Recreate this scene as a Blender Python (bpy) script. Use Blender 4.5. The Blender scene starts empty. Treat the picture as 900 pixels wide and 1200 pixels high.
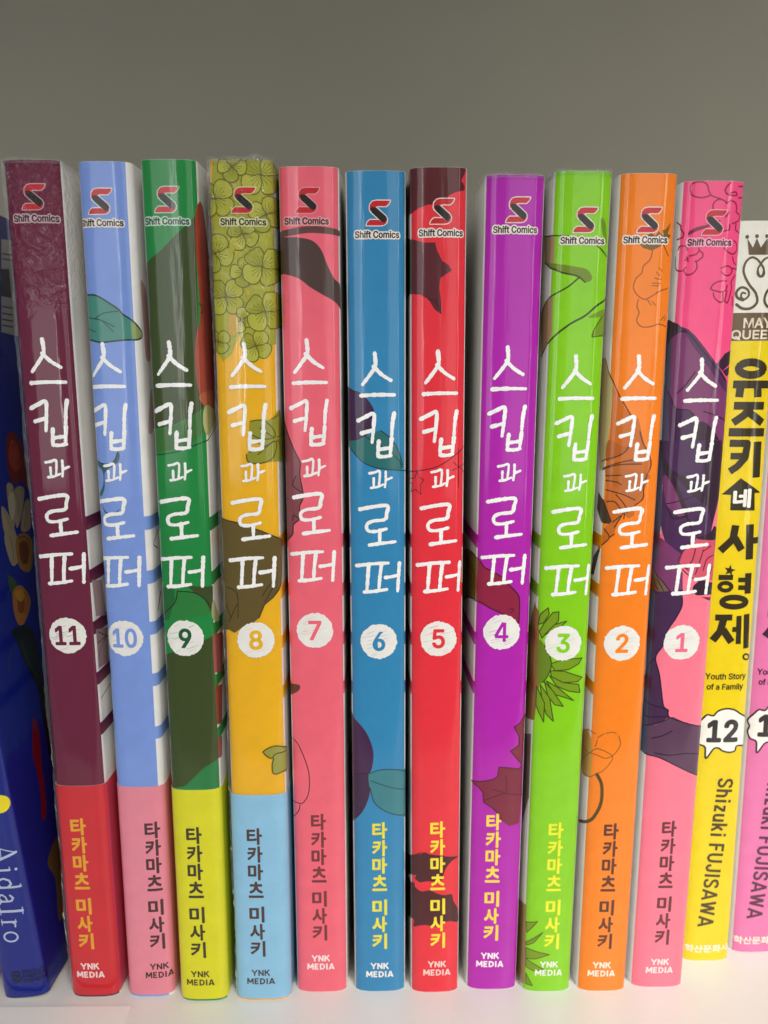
import bpy, math, random
from mathutils import Vector, Matrix
from mathutils.geometry import delaunay_2d_cdt
scene = bpy.context.scene
COL = scene.collection
MM = 0.001
CAM = [0.146698,0.16433,0.173127,0.013761,0.001655,0.0]
BOOKS = {'0': {'H': 187.5,'T': 11.0,'lean': -5.7,'x': -83.5,'y': -0.8},
 '1': {'H': 186.11,'T': 12.84,'lean': 0.06,'x': 69.39,'y': 1.2},
 '10': {'H': 188.81,'T': 10.87,'lean': 0.01,'x': -53.63,'y': -0.31},
 '11': {'H': 189.06,'T': 11.52,'lean': -0.31,'x': -67.02,'y': -0.29},
 '12': {'H': 180.0,'T': 12.2,'lean': -0.72,'x': 85.0,'y': 9.6},
 '13': {'H': 180.0,'T': 12.2,'lean': -0.72,'x': 98.9,'y': 12.4},
 '2': {'H': 187.24,'T': 11.88,'lean': 0.11,'x': 55.48,'y': 0.15},
 '3': {'H': 187.66,'T': 11.89,'lean': 0.2,'x': 41.89,'y': 0.17},
 '4': {'H': 187.07,'T': 12.29,'lean': 0.04,'x': 28.74,'y': 0.99},
 '5': {'H': 188.17,'T': 11.61,'lean': -0.49,'x': 14.8,'y': 0.21},
 '6': {'H': 187.57,'T': 12.33,'lean': -0.32,'x': 1.5,'y': 0.64},
 '7': {'H': 188.3,'T': 12.32,'lean': -0.16,'x': -12.54,'y': 0.66},
 '8': {'H': 189.07,'T': 12.62,'lean': -0.02,'x': -26.34,'y': -1.66},
 '9': {'H': 188.9,'T': 11.27,'lean': -0.0,'x': -40.55,'y': -1.75}}
TITLE = [[(0.18,0.0),(0.34,-2.45),(-0.38,-3.86),(-2.38,-6.49)], [(-0.02,-2.8),(1.58,-4.39),(3.55,-5.63)], [(-2.76,-8.8),(0.3,-8.63),(4.27,-8.65)], [(-3.36,-13.99),(-1.53,-13.09),(-0.08,-12.55),(-0.09,-14.89),(-0.48,-18.68)], [(-2.65,-16.69),(-1.37,-16.33),(-0.1,-15.97)], [(4.26,-12.4),(3.89,-14.56),(3.71,-17.26)], [(0.97,-18.33),(0.78,-20.14),(0.77,-21.6)], [(3.7,-17.81),(3.52,-19.8),(3.33,-21.44)], [(0.96,-20.15),(3.52,-19.8)], [(0.77,-21.6),(2.05,-21.7),(3.51,-21.44)], [(-1.07,-25.26),(0.02,-25.08),(1.12,-24.9),(0.92,-28.04)], [(-0.17,-26.37),(-0.18,-28.22)], [(-0.73,-28.4),(0.56,-28.22),(1.84,-27.68)], [(2.4,-24.91),(2.4,-26.76),(2.21,-28.23)], [(2.4,-26.76),(3.69,-26.22)], [(-3.17,-33.07),(-0.2,-32.5),(2.75,-32.33),(2.56,-34.01),(2.18,-35.32),(-0.41,-35.68),(-1.71,-36.43),(-1.53,-37.75),(0.13,-37.95),(2.54,-37.4)], [(1.06,-37.76),(1.05,-40.6)], [(-1.19,-40.97),(1.42,-40.61),(4.41,-40.29)], [(-4.06,-45.63),(-0.66,-45.18),(2.89,-45.02)], [(-1.41,-45.56),(-1.62,-48.45),(-1.82,-51.16)], [(1.4,-45.38),(1.01,-48.46),(0.81,-51.17)], [(-2.39,-51.56),(0.05,-51.35),(2.5,-50.99)], [(5.38,-45.13),(5.17,-48.2),(4.97,-51.48)], [(2.32,-48.28),(3.64,-48.12),(5.17,-47.82)]]
PRINT = {
 '11': {
  'title': (-0.47,154.27,1.005),
  'badge': (0.17,90.66),
  'author': ((-0.73,47.06),(-0.98,12.81)),
  'pub': (-0.56,7.29),
  'logo': (0.2,182.03),
  'logotext': (0.38,177.98),
  'art': [
   ('f', '#c9a9ab', 0, 0.0,[(6.46,102.7),(11.86,101.26),(12.89,92.65),(7.21,94.19)]),
   ('f', '#b99a9b', 0, 0.0,[(6.69,91.28),(12.95,89.74),(12.63,81.57),(6.69,82.18)]),
   ('l', '#6b4b50', 1, 0.183,[(7.65,90.44),(12.01,88.06)]),
   ('l', '#6b4b50', 1, 0.183,[(7.18,88.0),(12.59,87.86)]),
   ('l', '#6b4b50', 1, 0.146,[(7.11,84.55),(9.32,86.8),(12.94,87.74)]),
   ('l', '#6b4b50', 1, 0.146,[(6.84,74.99),(9.6,75.59),(12.48,76.19)]),
  ],
 },
 '10': {
  'title': (-2.43,153.43,1.002),
  'badge': (-1.24,90.03),
  'author': ((2.53,46.04),(2.28,12.61)),
  'pub': (2.41,7.08),
  'logo': (-1.05,181.28),
  'logotext': (-1.13,177.22),
  'art': [
   ('f', '#4f9c8c', 1, 0.0,[(-7.08,163.05),(-3.86,163.22),(-2.38,162.8),(-0.69,161.78),(1.31,160.44),(2.28,159.36),(3.9,158.26),(5.22,156.94),(6.49,155.38),(5.08,154.35),(2.68,154.24),(0.6,154.02),(-2.6,153.74),(-4.59,154.14),(-7.49,154.55)]),
   ('f', '#9db36a', 1, 0.0,[(3.96,158.09),(5.22,156.94),(6.3,155.44),(5.08,154.45),(3.97,154.32)]),
   ('l', '#24473f', 1, 0.22,[(-7.08,163.05),(-3.86,163.22),(-2.38,162.8),(-0.69,161.78),(1.31,160.44),(2.28,159.36),(3.9,158.26),(5.22,156.94),(6.49,155.38),(5.08,154.35),(2.68,154.24),(0.6,154.02),(-2.6,153.74),(-4.59,154.14),(-7.49,154.55)]),
   ('l', '#2c5a50', 1, 0.165,[(-7.27,159.05),(-3.8,158.48),(-1.97,158.05),(0.41,156.86)]),
   ('l', '#2c5a50', 1, 0.146,[(-3.4,158.57),(-1.52,159.58),(1.28,159.93)]),
   ('l', '#2c5a50', 1, 0.128,[(-1.97,157.99),(0.18,155.84)]),
   ('l', '#2c5a50', 1, 0.128,[(-7.04,157.15),(-3.59,155.84)]),
   ('f', '#d8a9a2', 1, 0.0,[(7.28,166.19),(10.05,164.78),(10.93,161.36),(11.0,156.05),(11.08,150.71),(8.17,150.64),(7.56,157.6)]),
   ('f', '#3f6f74', 1, 0.0,[(-7.32,130.14),(-4.56,128.83),(-2.72,128.53),(-1.2,129.26),(-0.36,131.25),(0.01,130.35),(-0.5,128.9),(-2.02,127.81),(-3.41,126.69),(-3.72,123.39),(-4.69,121.5),(-5.37,121.8),(-4.01,124.11),(-4.01,127.04),(-5.67,128.39)]),
   ('f', '#3f6f74', 1, 0.0,[(-4.8,120.38),(-3.97,118.58),(-2.26,117.71),(-0.71,119.01),(-1.51,117.71),(-2.67,117.14),(-4.01,118.02)]),
   ('l', '#243f44', 1, 0.146,[(-7.32,130.14),(-4.56,128.83),(-2.72,128.53),(-1.2,129.26),(-0.36,131.25)]),
   ('f', '#d9b7ae', 1, 0.0,[(10.05,143.43),(12.65,143.38),(11.35,136.02),(7.31,135.18)]),
   ('l', '#55504a', 1, 0.183,[(10.58,113.31),(8.41,111.82),(6.87,110.62),(9.32,109.3)]),
   ('l', '#5d5a55', 1, 0.293,[(10.2,99.05),(8.61,96.93),(7.57,95.31)]),
  ],
  'panel': 4.32,
 },
 '9': {
  'title': (-1.43,153.74,1.002),
  'badge': (-0.63,90.49),
  'author': ((-0.61,45.64),(-0.8,11.48)),
  'pub': (-0.61,6.21),
  'logo': (-0.45,181.35),
  'logotext': (-0.64,177.32),
  'art': [
   ('f', '#40521f', 0, 0.0,[(-5.69,169.22),(-2.11,171.63),(0.76,174.41),(3.2,176.56),(5.13,178.48),(4.78,157.36),(4.94,143.57),(5.43,141.45),(5.15,139.7),(1.94,138.32),(-1.67,136.55),(-5.86,135.93),(-7.63,143.53),(-7.62,157.43)]),
   ('f', '#3e7a33', 0, 0.0,[(-0.24,136.91),(5.39,140.4),(5.37,135.43),(2.42,133.0),(-0.46,131.93),(-7.38,130.65),(-5.96,135.56)]),
   ('l', '#20401c', 1, 0.165,[(-7.4,130.29),(-1.93,131.03),(0.96,131.75),(4.52,133.14),(10.0,134.75),(15.53,137.0)]),
   ('f', '#b4402c', 1, 0.0,[(5.15,178.97),(8.6,181.27),(10.8,177.37),(14.55,165.13),(14.66,150.79),(5.66,150.57),(5.32,161.45)]),
   ('f', '#b54a35', 1, 0.0,[(5.14,157.38),(15.8,157.17),(16.27,144.3),(5.25,141.81)]),
   ('f', '#c96a48', 1, 0.0,[(5.32,143.57),(15.54,143.37),(15.18,139.27),(10.97,140.19),(5.62,140.74)]),
   ('f', '#d3cf8a', 1, 0.0,[(5.62,140.57),(10.97,140.19),(15.12,138.9),(12.1,136.45),(5.91,134.68)]),
   ('l', '#3b4a20', 1, 0.274,[(5.32,161.45),(6.37,160.52),(5.66,159.62)]),
   ('f', '#1f7032', 0, 0.0,[(-7.26,101.78),(-2.65,101.91),(-2.46,99.01),(-4.09,94.55),(-7.43,94.01)]),
   ('f', '#2c8a3c', 1, 0.0,[(-2.58,99.01),(-1.07,101.1),(1.69,100.67),(3.99,99.13),(5.34,96.64),(3.85,95.6),(-1.74,95.07),(-3.37,95.65)]),
   ('f', '#40521f', 0, 0.0,[(0.17,102.34),(6.0,101.91),(5.63,95.31),(5.09,96.27),(3.8,99.35),(1.7,100.88)]),
   ('f', '#40521f', 0, 0.0,[(-5.65,86.42),(5.32,90.74),(5.64,61.56),(2.52,60.14),(-2.25,55.44),(-7.22,54.33)]),
   ('f', '#238a45', 0, 0.0,[(-2.26,55.3),(2.51,60.05),(5.65,61.78),(5.54,54.66)]),
   ('l', '#22361a', 1, 0.165,[(-7.63,94.01),(-2.83,98.17),(-1.88,101.09)]),
   ('l', '#22361a', 1, 0.165,[(-1.88,101.09),(1.7,100.76),(3.99,99.13),(5.57,96.38)]),
   ('f', '#c9c98a', 1, 0.0,[(5.8,98.62),(7.95,96.3),(10.45,92.94),(5.74,94.23)]),
   ('f', '#c4625c', 0, 0.0,[(5.43,91.14),(12.97,89.03),(11.4,80.26),(5.42,82.15)]),
   ('f', '#b3442f', 0, 0.0,[(5.54,78.99),(10.87,77.33),(9.3,68.56),(5.65,69.82)]),
   ('f', '#b3504a', 0, 0.0,[(5.66,66.7),(8.78,65.64),(7.96,61.05),(5.65,61.69)]),
  ],
 },
 '8': {
  'title': (-0.33,153.44,0.998),
  'badge': (0.6,90.02),
  'author': ((-1.02,45.27),(-0.94,11.72)),
  'pub': (-0.47,6.45),
  'logo': (0.56,181.28),
  'logotext': (0.44,177.24),
  'art': [
   ('f', '#bcbb3c', 0, 0.0,[(-5.42,189.55),(7.07,189.94),(6.94,153.51),(5.58,153.06),(3.91,152.64),(3.45,150.64),(1.8,149.43),(0.47,152.63),(-1.09,155.01),(-2.63,151.42),(-4.61,149.82),(-5.78,151.44),(-7.9,152.29)]),
   ('f', '#e0b53c', 1, 0.0,[(-3.0,158.97),(-1.37,158.96),(-1.17,156.2),(-2.1,155.01),(-3.14,154.81)]),
   ('f', '#c6c040', 1, 0.0,[(-1.97,174.06),(-0.53,172.92),(-0.17,171.58),(-1.4,170.62)]),
   ('f', '#d6c23a', 1, 0.0,[(0.51,163.67),(1.08,163.86),(1.38,163.08),(0.88,162.58)]),
   ('f', '#bdbd3a', 1, 0.0,[(-5.58,153.77),(-6.09,152.79),(-5.85,151.84),(-5.0,151.4),(-3.96,151.75),(-3.17,152.6),(-3.4,153.38),(-4.38,153.79)]),
   ('l', '#6e6e1e', 1, 0.124,[(-5.58,153.77),(-6.09,152.79),(-5.85,151.84),(-5.0,151.4),(-3.96,151.75),(-3.17,152.6),(-3.4,153.38),(-4.38,153.79),(-5.58,153.77)]),
   ('l', '#6e6e1e', 1, 0.066,[(-5.15,153.71),(-4.15,153.21)]),
   ('l', '#6e6e1e', 1, 0.066,[(-5.35,153.65),(-4.31,152.67)]),
   ('l', '#6e6e1e', 1, 0.066,[(-5.53,153.55),(-4.87,152.53)]),
   ('l', '#6e6e1e', 1, 0.066,[(-5.63,153.37),(-5.52,152.5)]),
   ('f', '#b0b232', 1, 0.0,[(-5.74,153.93),(-5.31,154.9),(-5.63,155.77),(-7.75,156.35),(-8.64,155.89),(-9.48,155.13),(-9.26,154.34),(-8.32,153.94)]),
   ('l', '#6e6e1e', 1, 0.124,[(-5.74,153.93),(-5.31,154.9),(-5.63,155.77),(-7.75,156.35),(-8.64,155.89),(-9.48,155.13),(-9.26,154.34),(-8.32,153.94),(-5.74,153.93)]),
   ('l', '#6e6e1e', 1, 0.066,[(-6.38,153.99),(-8.53,154.52)]),
   ('l', '#6e6e1e', 1, 0.066,[(-6.03,154.04),(-8.38,155.07)]),
   ('l', '#6e6e1e', 1, 0.066,[(-5.79,154.15),(-7.87,155.21)]),
   ('l', '#6e6e1e', 1, 0.066,[(-5.69,154.32),(-5.81,155.19)]),
   ('f', '#c4c344', 1, 0.0,[(-5.55,153.91),(-4.39,153.6),(-3.32,153.69),(-2.91,154.42),(-3.16,155.4),(-4.12,156.05),(-5.01,155.82),(-5.56,154.91)]),
   ('l', '#6e6e1e', 1, 0.124,[(-5.55,153.91),(-4.39,153.6),(-3.32,153.69),(-2.91,154.42),(-3.16,155.4),(-4.12,156.05),(-5.01,155.82),(-5.56,154.91),(-5.55,153.91)]),
   ('l', '#6e6e1e', 1, 0.066,[(-5.47,154.24),(-4.84,155.13)]),
   ('l', '#6e6e1e', 1, 0.066,[(-5.4,154.08),(-4.24,154.99)]),
   ('l', '#6e6e1e', 1, 0.066,[(-5.27,153.94),(-4.1,154.5)]),
   ('l', '#6e6e1e', 1, 0.066,[(-5.05,153.87),(-4.08,153.97)]),
   ('l', '#6e6e1e', 1, 0.128,[(-6.02,153.98),(-5.91,153.69)]),
   ('l', '#6e6e1e', 1, 0.128,[(-5.71,153.97),(-5.61,153.69)]),
   ('l', '#6e6e1e', 1, 0.128,[(-5.44,153.96),(-5.35,153.68)]),
   ('f', '#bdbd3a', 1, 0.0,[(2.41,152.97),(2.53,151.68),(3.17,150.68),(4.15,150.51),(5.09,151.39),(5.57,152.74),(4.88,153.52),(3.59,153.52)]),
   ('l', '#6e6e1e', 1, 0.124,[(2.41,152.97),(2.53,151.68),(3.17,150.68),(4.15,150.51),(5.09,151.39),(5.57,152.74),(4.88,153.52),(3.59,153.52),(2.41,152.97)]),
   ('l', '#6e6e1e', 1, 0.066,[(2.84,153.09),(4.13,152.97)]),
   ('l', '#6e6e1e', 1, 0.066,[(2.68,152.93),(4.23,152.28)]),
   ('l', '#6e6e1e', 1, 0.066,[(2.57,152.74),(3.71,151.86)]),
   ('l', '#6e6e1e', 1, 0.066,[(2.57,152.5),(3.1,151.56)]),
   ('f', '#cbca4c', 1, 0.0,[(2.24,152.92),(0.93,152.77),(-0.27,152.2),(-0.31,151.14),(0.44,150.07),(1.89,149.83),(2.71,150.5),(2.76,151.77)]),
   ('l', '#6e6e1e', 1, 0.124,[(2.24,152.92),(0.93,152.77),(-0.27,152.2),(-0.31,151.14),(0.44,150.07),(1.89,149.83),(2.71,150.5),(2.76,151.77),(2.24,152.92)]),
   ('l', '#6e6e1e', 1, 0.066,[(2.35,152.5),(2.18,151.22)]),
   ('l', '#6e6e1e', 1, 0.066,[(2.2,152.66),(1.47,151.1)]),
   ('l', '#6e6e1e', 1, 0.066,[(2.0,152.76),(1.08,151.61)]),
   ('l', '#6e6e1e', 1, 0.066,[(1.76,152.75),(0.78,152.2)]),
   ('f', '#b0b232', 1, 0.0,[(2.2,153.09),(2.08,154.37),(1.36,155.23),(0.46,155.54),(-0.34,154.61),(-0.93,153.35),(-0.28,152.56),(1.01,152.54)]),
   ('l', '#6e6e1e', 1, 0.124,[(2.2,153.09),(2.08,154.37),(1.36,155.23),(0.46,155.54),(-0.34,154.61),(-0.93,153.35),(-0.28,152.56),(1.01,152.54),(2.2,153.09)]),
   ('l', '#6e6e1e', 1, 0.066,[(1.77,152.98),(0.48,153.1)]),
   ('l', '#6e6e1e', 1, 0.066,[(1.93,153.13),(0.37,153.79)]),
   ('l', '#6e6e1e', 1, 0.066,[(2.04,153.32),(0.9,154.2)]),
   ('l', '#6e6e1e', 1, 0.066,[(2.04,153.56),(1.51,154.5)]),
   ('f', '#c4c344', 1, 0.0,[(2.37,153.14),(3.67,153.3),(4.82,153.91),(4.91,154.94),(4.12,155.93),(2.72,156.21),(1.9,155.54),(1.85,154.28)]),
   ('l', '#6e6e1e', 1, 0.124,[(2.37,153.14),(3.67,153.3),(4.82,153.91),(4.91,154.94),(4.12,155.93),(2.72,156.21),(1.9,155.54),(1.85,154.28),(2.37,153.14)]),
   ('l', '#6e6e1e', 1, 0.066,[(2.27,153.56),(2.43,154.83)]),
   ('l', '#6e6e1e', 1, 0.066,[(2.41,153.4),(3.13,154.95)]),
   ('l', '#6e6e1e', 1, 0.066,[(2.61,153.3),(3.53,154.45)]),
   ('l', '#6e6e1e', 1, 0.066,[(2.85,153.31),(3.82,153.87)]),
   ('l', '#6e6e1e', 1, 0.128,[(2.07,153.15),(2.14,152.87)]),
   ('l', '#6e6e1e', 1, 0.128,[(2.27,153.15),(2.34,152.87)]),
   ('l', '#6e6e1e', 1, 0.128,[(2.47,153.15),(2.54,152.87)]),
   ('f', '#bdbd3a', 1, 0.0,[(-3.38,162.6),(-3.65,161.11),(-3.21,159.8),(-2.14,159.32),(-0.83,160.03),(0.08,161.41),(-0.42,162.49),(-1.87,162.87)]),
   ('l', '#6e6e1e', 1, 0.124,[(-3.38,162.6),(-3.65,161.11),(-3.21,159.8),(-2.14,159.32),(-0.83,160.03),(0.08,161.41),(-0.42,162.49),(-1.87,162.87),(-3.38,162.6)]),
   ('l', '#6e6e1e', 1, 0.066,[(-2.86,162.6),(-1.43,162.09)]),
   ('l', '#6e6e1e', 1, 0.066,[(-3.09,162.48),(-1.52,161.28)]),
   ('l', '#6e6e1e', 1, 0.066,[(-3.28,162.29),(-2.23,160.97)]),
   ('l', '#6e6e1e', 1, 0.066,[(-3.35,162.02),(-3.02,160.8)]),
   ('f', '#cbca4c', 1, 0.0,[(-3.6,162.59),(-5.27,162.83),(-8.45,162.66),(-8.83,161.47),(-8.3,160.04),(-5.05,159.23),(-3.81,159.73),(-3.35,161.15)]),
   ('l', '#6e6e1e', 1, 0.124,[(-3.6,162.59),(-5.27,162.83),(-8.45,162.66),(-8.83,161.47),(-8.3,160.04),(-5.05,159.23),(-3.81,159.73),(-3.35,161.15),(-3.6,162.59)]),
   ('l', '#6e6e1e', 1, 0.066,[(-3.61,162.09),(-4.21,160.71)]),
   ('l', '#6e6e1e', 1, 0.066,[(-3.74,162.31),(-5.14,160.79)]),
   ('l', '#6e6e1e', 1, 0.066,[(-3.93,162.49),(-5.5,161.49)]),
   ('l', '#6e6e1e', 1, 0.066,[(-4.23,162.55),(-5.7,162.25)]),
   ('f', '#b0b232', 1, 0.0,[(-3.6,162.79),(-3.33,164.27),(-3.91,165.45),(-4.9,166.07),(-7.79,165.43),(-8.85,164.16),(-8.35,163.08),(-5.24,162.55)]),
   ('l', '#6e6e1e', 1, 0.124,[(-3.6,162.79),(-3.33,164.27),(-3.91,165.45),(-4.9,166.07),(-7.79,165.43),(-8.85,164.16),(-8.35,163.08),(-5.24,162.55),(-3.6,162.79)]),
   ('l', '#6e6e1e', 1, 0.066,[(-4.14,162.79),(-5.81,163.36)]),
   ('l', '#6e6e1e', 1, 0.066,[(-3.9,162.92),(-5.68,164.16)]),
   ('l', '#6e6e1e', 1, 0.066,[(-3.7,163.1),(-4.8,164.43)]),
   ('l', '#6e6e1e', 1, 0.066,[(-3.63,163.37),(-3.97,164.58)]),
   ('f', '#c4c344', 1, 0.0,[(-3.38,162.8),(-1.84,162.59),(-0.37,162.95),(0.04,164.08),(-0.54,165.42),(-2.04,166.15),(-3.18,165.64),(-3.63,164.24)]),
   ('l', '#6e6e1e', 1, 0.124,[(-3.38,162.8),(-1.84,162.59),(-0.37,162.95),(0.04,164.08),(-0.54,165.42),(-2.04,166.15),(-3.18,165.64),(-3.63,164.24),(-3.38,162.8)]),
   ('l', '#6e6e1e', 1, 0.066,[(-3.37,163.3),(-2.79,164.68)]),
   ('l', '#6e6e1e', 1, 0.066,[(-3.25,163.08),(-1.95,164.61)]),
   ('l', '#6e6e1e', 1, 0.066,[(-3.06,162.9),(-1.66,163.94)]),
   ('l', '#6e6e1e', 1, 0.066,[(-2.77,162.85),(-1.51,163.19)]),
   ('l', '#6e6e1e', 1, 0.128,[(-3.74,162.82),(-3.66,162.54)]),
   ('l', '#6e6e1e', 1, 0.128,[(-3.53,162.81),(-3.46,162.54)]),
   ('l', '#6e6e1e', 1, 0.128,[(-3.32,162.81),(-3.25,162.54)]),
   ('f', '#c4c344', 1, 0.0,[(-5.44,171.24),(-4.94,169.81),(-3.89,168.81),(-2.69,168.82),(-1.81,169.97),(-1.59,171.55),(-2.53,172.28),(-4.05,172.04)]),
   ('l', '#6e6e1e', 1, 0.124,[(-5.44,171.24),(-4.94,169.81),(-3.89,168.81),(-2.69,168.82),(-1.81,169.97),(-1.59,171.55),(-2.53,172.28),(-4.05,172.04),(-5.44,171.24)]),
   ('l', '#6e6e1e', 1, 0.066,[(-4.89,171.43),(-3.28,171.52)]),
   ('l', '#6e6e1e', 1, 0.066,[(-5.06,171.23),(-3.0,170.78)]),
   ('l', '#6e6e1e', 1, 0.066,[(-5.16,171.0),(-3.52,170.22)]),
   ('l', '#6e6e1e', 1, 0.066,[(-5.09,170.73),(-4.18,169.77)]),
   ('f', '#b0b232', 1, 0.0,[(-5.69,171.17),(-8.73,170.89),(-9.99,169.98),(-9.8,168.78),(-8.69,167.76),(-5.32,167.63),(-4.41,168.52),(-4.66,169.95)]),
   ('l', '#6e6e1e', 1, 0.124,[(-5.69,171.17),(-8.73,170.89),(-9.99,169.98),(-9.8,168.78),(-8.69,167.76),(-5.32,167.63),(-4.41,168.52),(-4.66,169.95),(-5.69,171.17)]),
   ('l', '#6e6e1e', 1, 0.066,[(-5.41,170.71),(-5.29,169.24)]),
   ('l', '#6e6e1e', 1, 0.066,[(-5.68,170.86),(-6.77,169.09)]),
   ('l', '#6e6e1e', 1, 0.066,[(-6.08,170.97),(-8.3,169.62)]),
   ('l', '#6e6e1e', 1, 0.066,[(-7.77,171.06),(-8.77,170.22)]),
   ('f', '#cbca4c', 1, 0.0,[(-5.83,171.35),(-7.76,172.94),(-8.79,173.73),(-9.9,173.88),(-10.61,172.66),(-11.02,171.12),(-10.08,170.38),(-8.58,170.66)]),
   ('l', '#6e6e1e', 1, 0.124,[(-5.83,171.35),(-7.76,172.94),(-8.79,173.73),(-9.9,173.88),(-10.61,172.66),(-11.02,171.12),(-10.08,170.38),(-8.58,170.66),(-5.83,171.35)]),
   ('l', '#6e6e1e', 1, 0.066,[(-7.81,171.31),(-9.33,171.16)]),
   ('l', '#6e6e1e', 1, 0.066,[(-6.45,171.41),(-9.61,171.91)]),
   ('l', '#6e6e1e', 1, 0.066,[(-6.22,171.62),(-9.09,172.48)]),
   ('l', '#6e6e1e', 1, 0.066,[(-6.37,171.9),(-8.46,172.95)]),
   ('f', '#bdbd3a', 1, 0.0,[(-5.56,171.43),(-3.9,171.8),(-2.69,172.7),(-2.82,173.85),(-3.98,174.8),(-5.98,174.95),(-8.24,174.21),(-8.01,172.79)]),
   ('l', '#6e6e1e', 1, 0.124,[(-5.56,171.43),(-3.9,171.8),(-2.69,172.7),(-2.82,173.85),(-3.98,174.8),(-5.98,174.95),(-8.24,174.21),(-8.01,172.79),(-5.56,171.43)]),
   ('l', '#6e6e1e', 1, 0.066,[(-5.87,171.89),(-6.02,173.35)]),
   ('l', '#6e6e1e', 1, 0.066,[(-5.57,171.73),(-4.99,173.56)]),
   ('l', '#6e6e1e', 1, 0.066,[(-5.25,171.63),(-4.35,173.06)]),
   ('l', '#6e6e1e', 1, 0.066,[(-4.93,171.68),(-3.86,172.46)]),
   ('l', '#6e6e1e', 1, 0.128,[(-5.98,171.44),(-5.87,171.16)]),
   ('l', '#6e6e1e', 1, 0.128,[(-5.68,171.41),(-5.58,171.14)]),
   ('l', '#6e6e1e', 1, 0.128,[(-5.41,171.39),(-5.32,171.12)]),
   ('f', '#bdbd3a', 1, 0.0,[(-0.49,158.16),(-0.11,157.26),(0.6,156.68),(1.36,156.77),(1.85,157.6),(1.88,158.67),(1.22,159.09),(0.26,158.81)]),
   ('l', '#6e6e1e', 1, 0.124,[(-0.49,158.16),(-0.11,157.26),(0.6,156.68),(1.36,156.77),(1.85,157.6),(1.88,158.67),(1.22,159.09),(0.26,158.81),(-0.49,158.16)]),
   ('l', '#6e6e1e', 1, 0.066,[(-0.2,158.34),(0.79,158.53)]),
   ('l', '#6e6e1e', 1, 0.066,[(-0.28,158.19),(1.02,158.06)]),
   ('l', '#6e6e1e', 1, 0.066,[(-0.32,158.02),(0.73,157.65)]),
   ('l', '#6e6e1e', 1, 0.066,[(-0.26,157.85),(0.35,157.3)]),
   ('f', '#cbca4c', 1, 0.0,[(-0.6,158.08),(-1.54,157.69),(-2.3,157.01),(-2.09,156.24),(-1.29,155.64),(-0.16,155.78),(0.3,156.45),(0.04,157.37)]),
   ('l', '#6e6e1e', 1, 0.124,[(-0.6,158.08),(-1.54,157.69),(-2.3,157.01),(-2.09,156.24),(-1.29,155.64),(-0.16,155.78),(0.3,156.45),(0.04,157.37),(-0.6,158.08)]),
   ('l', '#6e6e1e', 1, 0.066,[(-0.43,157.81),(-0.26,156.85)]),
   ('l', '#6e6e1e', 1, 0.066,[(-0.58,157.89),(-0.76,156.61)]),
   ('l', '#6e6e1e', 1, 0.066,[(-0.75,157.92),(-1.17,156.88)]),
   ('l', '#6e6e1e', 1, 0.066,[(-0.93,157.86),(-1.52,157.24)]),
   ('f', '#c4c344', 1, 0.0,[(-0.56,158.27),(0.38,158.67),(1.08,159.35),(0.92,160.11),(0.11,160.66),(-1.0,160.56),(-1.46,159.9),(-1.21,158.98)]),
   ('l', '#6e6e1e', 1, 0.124,[(-0.56,158.27),(0.38,158.67),(1.08,159.35),(0.92,160.11),(0.11,160.66),(-1.0,160.56),(-1.46,159.9),(-1.21,158.98),(-0.56,158.27)]),
   ('l', '#6e6e1e', 1, 0.066,[(-0.73,158.55),(-0.9,159.5)]),
   ('l', '#6e6e1e', 1, 0.066,[(-0.59,158.47),(-0.41,159.74)]),
   ('l', '#6e6e1e', 1, 0.066,[(-0.42,158.44),(0.0,159.47)]),
   ('l', '#6e6e1e', 1, 0.066,[(-0.24,158.5),(0.35,159.11)]),
   ('l', '#6e6e1e', 1, 0.128,[(-0.82,158.3),(-0.75,158.02)]),
   ('l', '#6e6e1e', 1, 0.128,[(-0.62,158.3),(-0.55,158.02)]),
   ('l', '#6e6e1e', 1, 0.128,[(-0.42,158.3),(-0.34,158.02)]),
   ('f', '#bdbd3a', 1, 0.0,[(4.42,159.78),(4.37,158.17),(5.03,156.85),(6.43,156.54),(15.51,158.08),(22.7,160.31),(16.03,160.95),(6.07,160.34)]),
   ('l', '#6e6e1e', 1, 0.124,[(4.42,159.78),(4.37,158.17),(5.03,156.85),(6.43,156.54),(15.51,158.08),(22.7,160.31),(16.03,160.95),(6.07,160.34),(4.42,159.78)]),
   ('l', '#6e6e1e', 1, 0.066,[(4.97,159.87),(7.38,159.66)]),
   ('l', '#6e6e1e', 1, 0.066,[(4.75,159.7),(7.55,158.8)]),
   ('l', '#6e6e1e', 1, 0.066,[(4.57,159.47),(5.95,158.26)]),
   ('l', '#6e6e1e', 1, 0.066,[(4.54,159.17),(5.07,157.94)]),
   ('f', '#cbca4c', 1, 0.0,[(4.2,159.74),(2.57,159.73),(1.0,159.19),(0.79,157.89),(1.56,156.47),(3.3,155.96),(4.42,156.68),(4.67,158.25)]),
   ('l', '#6e6e1e', 1, 0.124,[(4.2,159.74),(2.57,159.73),(1.0,159.19),(0.79,157.89),(1.56,156.47),(3.3,155.96),(4.42,156.68),(4.67,158.25),(4.2,159.74)]),
   ('l', '#6e6e1e', 1, 0.066,[(4.26,159.21),(3.87,157.65)]),
   ('l', '#6e6e1e', 1, 0.066,[(4.1,159.42),(2.98,157.59)]),
   ('l', '#6e6e1e', 1, 0.066,[(3.88,159.57),(2.57,158.27)]),
   ('l', '#6e6e1e', 1, 0.066,[(3.58,159.59),(2.3,159.04)]),
   ('f', '#b0b232', 1, 0.0,[(4.17,159.95),(4.22,161.56),(3.46,162.7),(2.4,163.2),(1.28,162.17),(0.36,160.7),(1.05,159.64),(2.64,159.43)]),
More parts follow.
